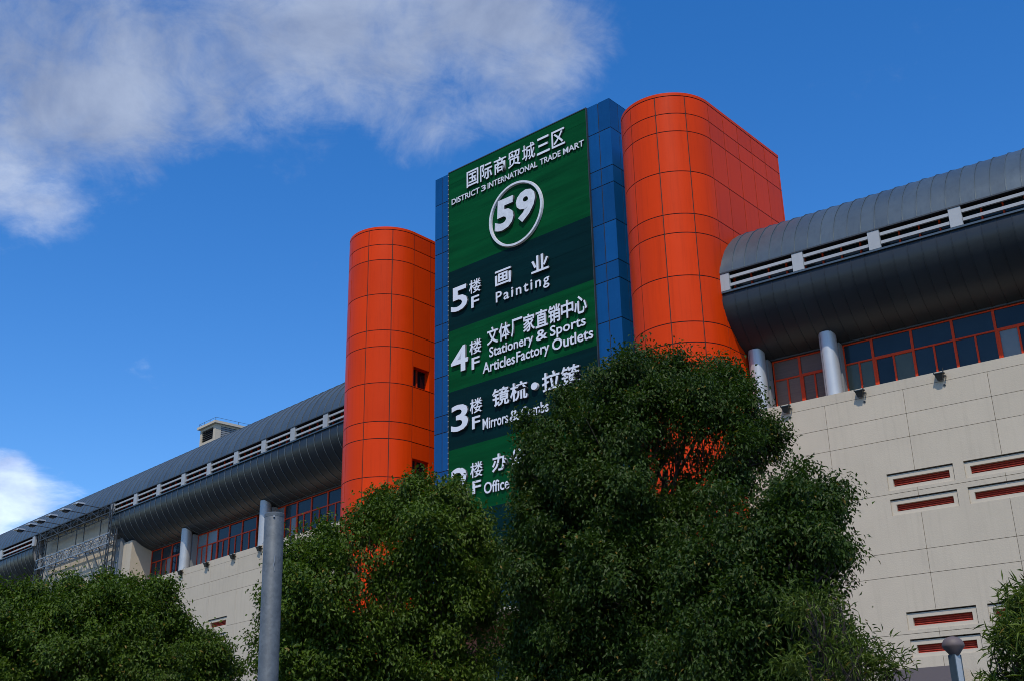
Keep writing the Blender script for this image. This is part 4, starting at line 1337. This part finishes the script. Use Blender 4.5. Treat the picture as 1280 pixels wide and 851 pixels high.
FL = [(-7.16, 21.31, 5.37, 0.23, 0.63), (-8.84, 20.45, 4.92, 0.34, 0.99), (-8.58, 20.7, 4.98, 0.28, 0.63), (-8.52, 21.7, 5.05, 0.33, 0.81), (-7.89, 21.05, 5.1, 0.31, 0.63), (-7.4, 21.08, 5.08, 0.4, 0.81), (-7.05, 20.79, 5.07, 0.26, 0.99), (-6.82, 21.62, 5.02, 0.35, 0.81), (-6.43, 21.73, 5.13, 0.32, 0.63), (-9.46, 20.8, 4.63, 0.26, 0.63), (-8.89, 20.78, 4.67, 0.39, 0.81), (-8.76, 20.94, 4.72, 0.39, 0.81), (-7.99, 20.42, 4.55, 0.23, 0.99), (-7.7, 20.98, 4.67, 0.3, 0.63), (-7.85, 21.93, 4.64, 0.29, 0.63), (-7.1, 21.23, 4.58, 0.25, 0.99), (-6.61, 20.88, 4.57, 0.33, 0.81), (-6.44, 22.19, 4.67, 0.28, 0.63), (-9.26, 20.31, 4.19, 0.24, 0.81), (-8.89, 20.56, 4.07, 0.27, 0.63), (-8.73, 21.33, 4.38, 0.41, 0.81), (-7.96, 20.61, 4.1, 0.27, 0.99), (-7.94, 21.44, 4.4, 0.4, 0.81), (-7.62, 21.46, 4.39, 0.38, 0.99), (-7.13, 21.46, 4.3, 0.29, 0.81), (-6.49, 21.12, 4.07, 0.26, 0.63), (-6.58, 22.31, 4.25, 0.33, 0.81), (-5.96, 21.68, 4.27, 0.32, 0.99), (-5.67, 22.04, 4.28, 0.32, 0.81), (-9.12, 20.22, 3.76, 0.35, 0.63), (-8.56, 20.17, 3.81, 0.24, 0.99), (-8.37, 20.33, 3.8, 0.23, 0.99), (-8.17, 20.92, 3.92, 0.37, 0.81), (-8.07, 21.86, 4.04, 0.33, 0.81), (-7.56, 21.69, 3.99, 0.4, 0.63), (-6.94, 20.82, 3.88, 0.24, 0.81), (-6.95, 22.26, 3.86, 0.25, 0.99), (-6.16, 21.52, 3.88, 0.31, 0.99), (-5.96, 21.97, 3.74, 0.39, 0.99)]
bigA = [(0.24, 16.95, 6.62, 0.20), (0.20, 16.9, 6.25, 0.20), (0.28, 17.0, 6.95, 0.20), (0.03, 17.2, 5.11, 0.38), (1.95, 16.89, 7.76, 0.57), (1.46, 16.34, 7.29, 0.5), (2.41, 17.23, 7.63, 0.53), (3.17, 17.01, 7.46, 0.45), (2.61, 16.09, 7.0, 0.42), (1.02, 17.27, 7.21, 0.47), (0.54, 16.69, 6.71, 0.43), (3.37, 16.46, 6.74, 0.45), (3.87, 17.07, 6.79, 0.37), (1.33, 15.94, 6.44, 0.63), (0.5, 17.59, 6.32, 0.52), (0.34, 17.2, 6.01, 0.29), (0.86, 16.18, 5.93, 0.59), (1.48, 15.73, 5.46, 0.61), (0.65, 17.19, 5.48, 0.66), (0.36, 16.8, 5.45, 0.4), (3.59, 17.54, 6.43, 0.23), (2.0, 15.87, 4.82, 0.61), (1.2, 15.55, 4.45, 0.65), (0.49, 16.59, 4.44, 0.63), (0.26, 17.6, 4.73, 0.46), (0.78, 16.18, 3.72, 0.67), (0.14, 17.2, 3.75, 0.53), (1.61, 15.92, 3.67, 0.66), (0.01, 17.0, 3.08, 0.7), (1.16, 16.16, 2.88, 0.77), (2.49, 17.42, 4.31, 0.67), (2.56, 18.02, 5.88, 0.33), (3.34, 17.89, 7.93, 0.39), (2.57, 17.61, 6.66, 0.78, 0.38), (3.18, 17.72, 6.3, 0.61, 0.4), (2.02, 18.09, 7.15, 0.58, 0.6), (3.6, 17.23, 6.47, 0.45, 0.45), (2.66, 17.8, 5.82, 0.63, 0.5)]
tB = [(3.48, 13.75, 4.78, 0.38), (3.76, 13.98, 5.15, 0.22), (3.43, 14.19, 5.24, 0.31), (3.06, 13.46, 4.58, 0.43), (3.66, 13.93, 4.39, 0.32), (2.61, 13.65, 4.35, 0.48), (2.54, 14.38, 5.0, 0.33), (2.73, 13.32, 3.83, 0.52), (3.45, 14.08, 3.9, 0.42), (2.25, 14.22, 4.09, 0.5), (2.26, 13.51, 3.34, 0.61), (3.14, 13.85, 3.27, 0.58), (1.91, 14.37, 3.18, 0.55), (2.64, 13.95, 2.68, 0.78), (3.65, 13.93, 3.18, 0.39), (3.59, 14.46, 4.4, 0.41)]
tC = [(-2.45, 19.3, 4.95, 0.55, 0.3), (-1.0, 19.0, 6.35, 0.36), (-0.44, 19.09, 5.21, 0.45), (-1.66, 18.93, 6.39, 0.45), (-2.08, 19.39, 6.3, 0.49), (-1.16, 18.66, 6.11, 0.47), (-0.8, 19.28, 5.91, 0.46), (-1.42, 17.94, 5.44, 0.63), (-2.41, 19.05, 6.03, 0.4), (-2.72, 18.4, 5.57, 0.47), (-0.6, 19.19, 5.29, 0.45), (-3.21, 19.13, 5.47, 0.57), (-3.4, 18.46, 5.22, 0.44), (-3.69, 19.12, 4.83, 0.48), (-3.09, 17.83, 4.49, 0.62), (-3.56, 18.64, 4.13, 0.52), (-1.06, 18.17, 4.74, 0.63), (-0.55, 19.59, 4.58, 0.46), (-1.68, 19.73, 4.11, 0.61), (-2.87, 18.18, 3.7, 0.69), (-3.59, 18.94, 3.57, 0.56), (-0.73, 18.79, 3.73, 0.58), (-2.36, 19.86, 4.53, 0.41), (-2.75, 19.71, 5.04, 0.39), (-1.99, 20.1, 5.23, 0.42), (-2.38, 19.15, 3.44, 0.66), (-1.14, 19.47, 3.32, 0.67)]
tL = [(-7.72, 21.67, 5.39, 0.44), (-7.16, 22.28, 5.51, 0.42), (-6.57, 21.73, 5.39, 0.34), (-8.02, 21.13, 5.21, 0.44), (-8.77, 21.58, 5.27, 0.48), (-9.06, 20.92, 5.1, 0.5), (-8.05, 20.47, 4.6, 0.68), (-7.12, 20.92, 4.78, 0.68), (-6.44, 21.77, 4.75, 0.56), (-6.11, 22.48, 4.62, 0.42), (-5.66, 22.09, 4.27, 0.41), (-5.55, 22.53, 3.96, 0.48), (-7.45, 20.49, 4.06, 0.82), (-6.51, 21.02, 3.96, 0.75), (-8.92, 21.42, 4.19, 0.72), (-9.75, 21.16, 4.73, 0.72), (-8.53, 21.36, 3.5, 0.94), (-6.98, 21.39, 3.34, 0.92), (-6.0, 22.41, 3.53, 0.71), (-9.75, 20.83, 3.88, 0.94)]
b1 = [(2.69, 11.18, 3.31, 0.19), (2.89, 11.34, 3.15, 0.23), (2.99, 10.9, 2.89, 0.23), (2.69, 11.28, 2.82, 0.36), (2.93, 11.12, 2.65, 0.35), (3.28, 11.23, 2.76, 0.16), (3.38, 11.1, 2.74, 0.1), (3.18, 11.16, 2.56, 0.21), (2.99, 11.31, 3.37, 0.11)]
b2 = [(4.30, 10.17, 3.06, 0.24), (4.50, 10.29, 3.24, 0.25), (4.14, 10.04, 2.78, 0.22), (4.49, 10.41, 2.82, 0.39), (4.13, 10.26, 2.48, 0.26), (4.37, 10.25, 2.34, 0.36), (4.63, 10.31, 3.07, 0.39)]
tree('tallest dark leafy tree in front of the green sign and right orange tower', (1.9, 17.2), bigA, 18, (0.068, 0.033), M['leaf_dark'], 11, 0.17, 2.6, holes=HA, droop=0.7, fill=FA)
tree('broad leafy tree against the right cream wall, lower neighbour of the tallest tree', (2.9, 14.1), tB, 19, (0.064, 0.031), M['leaf_dark'], 12, 0.12, 2.0, droop=0.7, holes=HB, fill=FB)
tree('rounded green tree right of the galvanised pole under the left orange tower', (-2.1, 19.0), tC, 14, (0.076, 0.037), M['leaf_camphor'], 13, 0.16, 2.2, holes=HC, droop=0.7, fill=FC)
tree('wide bushy green tree in the lower left corner before the left wing', (-7.6, 21.5), tL, 15, (0.078, 0.038), M['leaf_camphor'], 14, 0.18, 2.0, droop=0.7, fill=FL)
tree('feathery pale bamboo clump leaning right below the lower right tree', (2.95, 11.2), b1, 8, (0.10, 0.014), M['leaf_bamboo'], 15, 0.03, 1.2, 'bamboo', 'bamboo_clump', per=7, droop=0.15, spread=0.05)
tree('dense narrow leaved bamboo clump cut by the right edge', (4.3, 10.3), b2, 15, (0.12, 0.015), M['leaf_bamboo'], 16, 0.03, 1.2, 'bamboo', 'bamboo_clump', per=7, droop=0.15, spread=0.05)
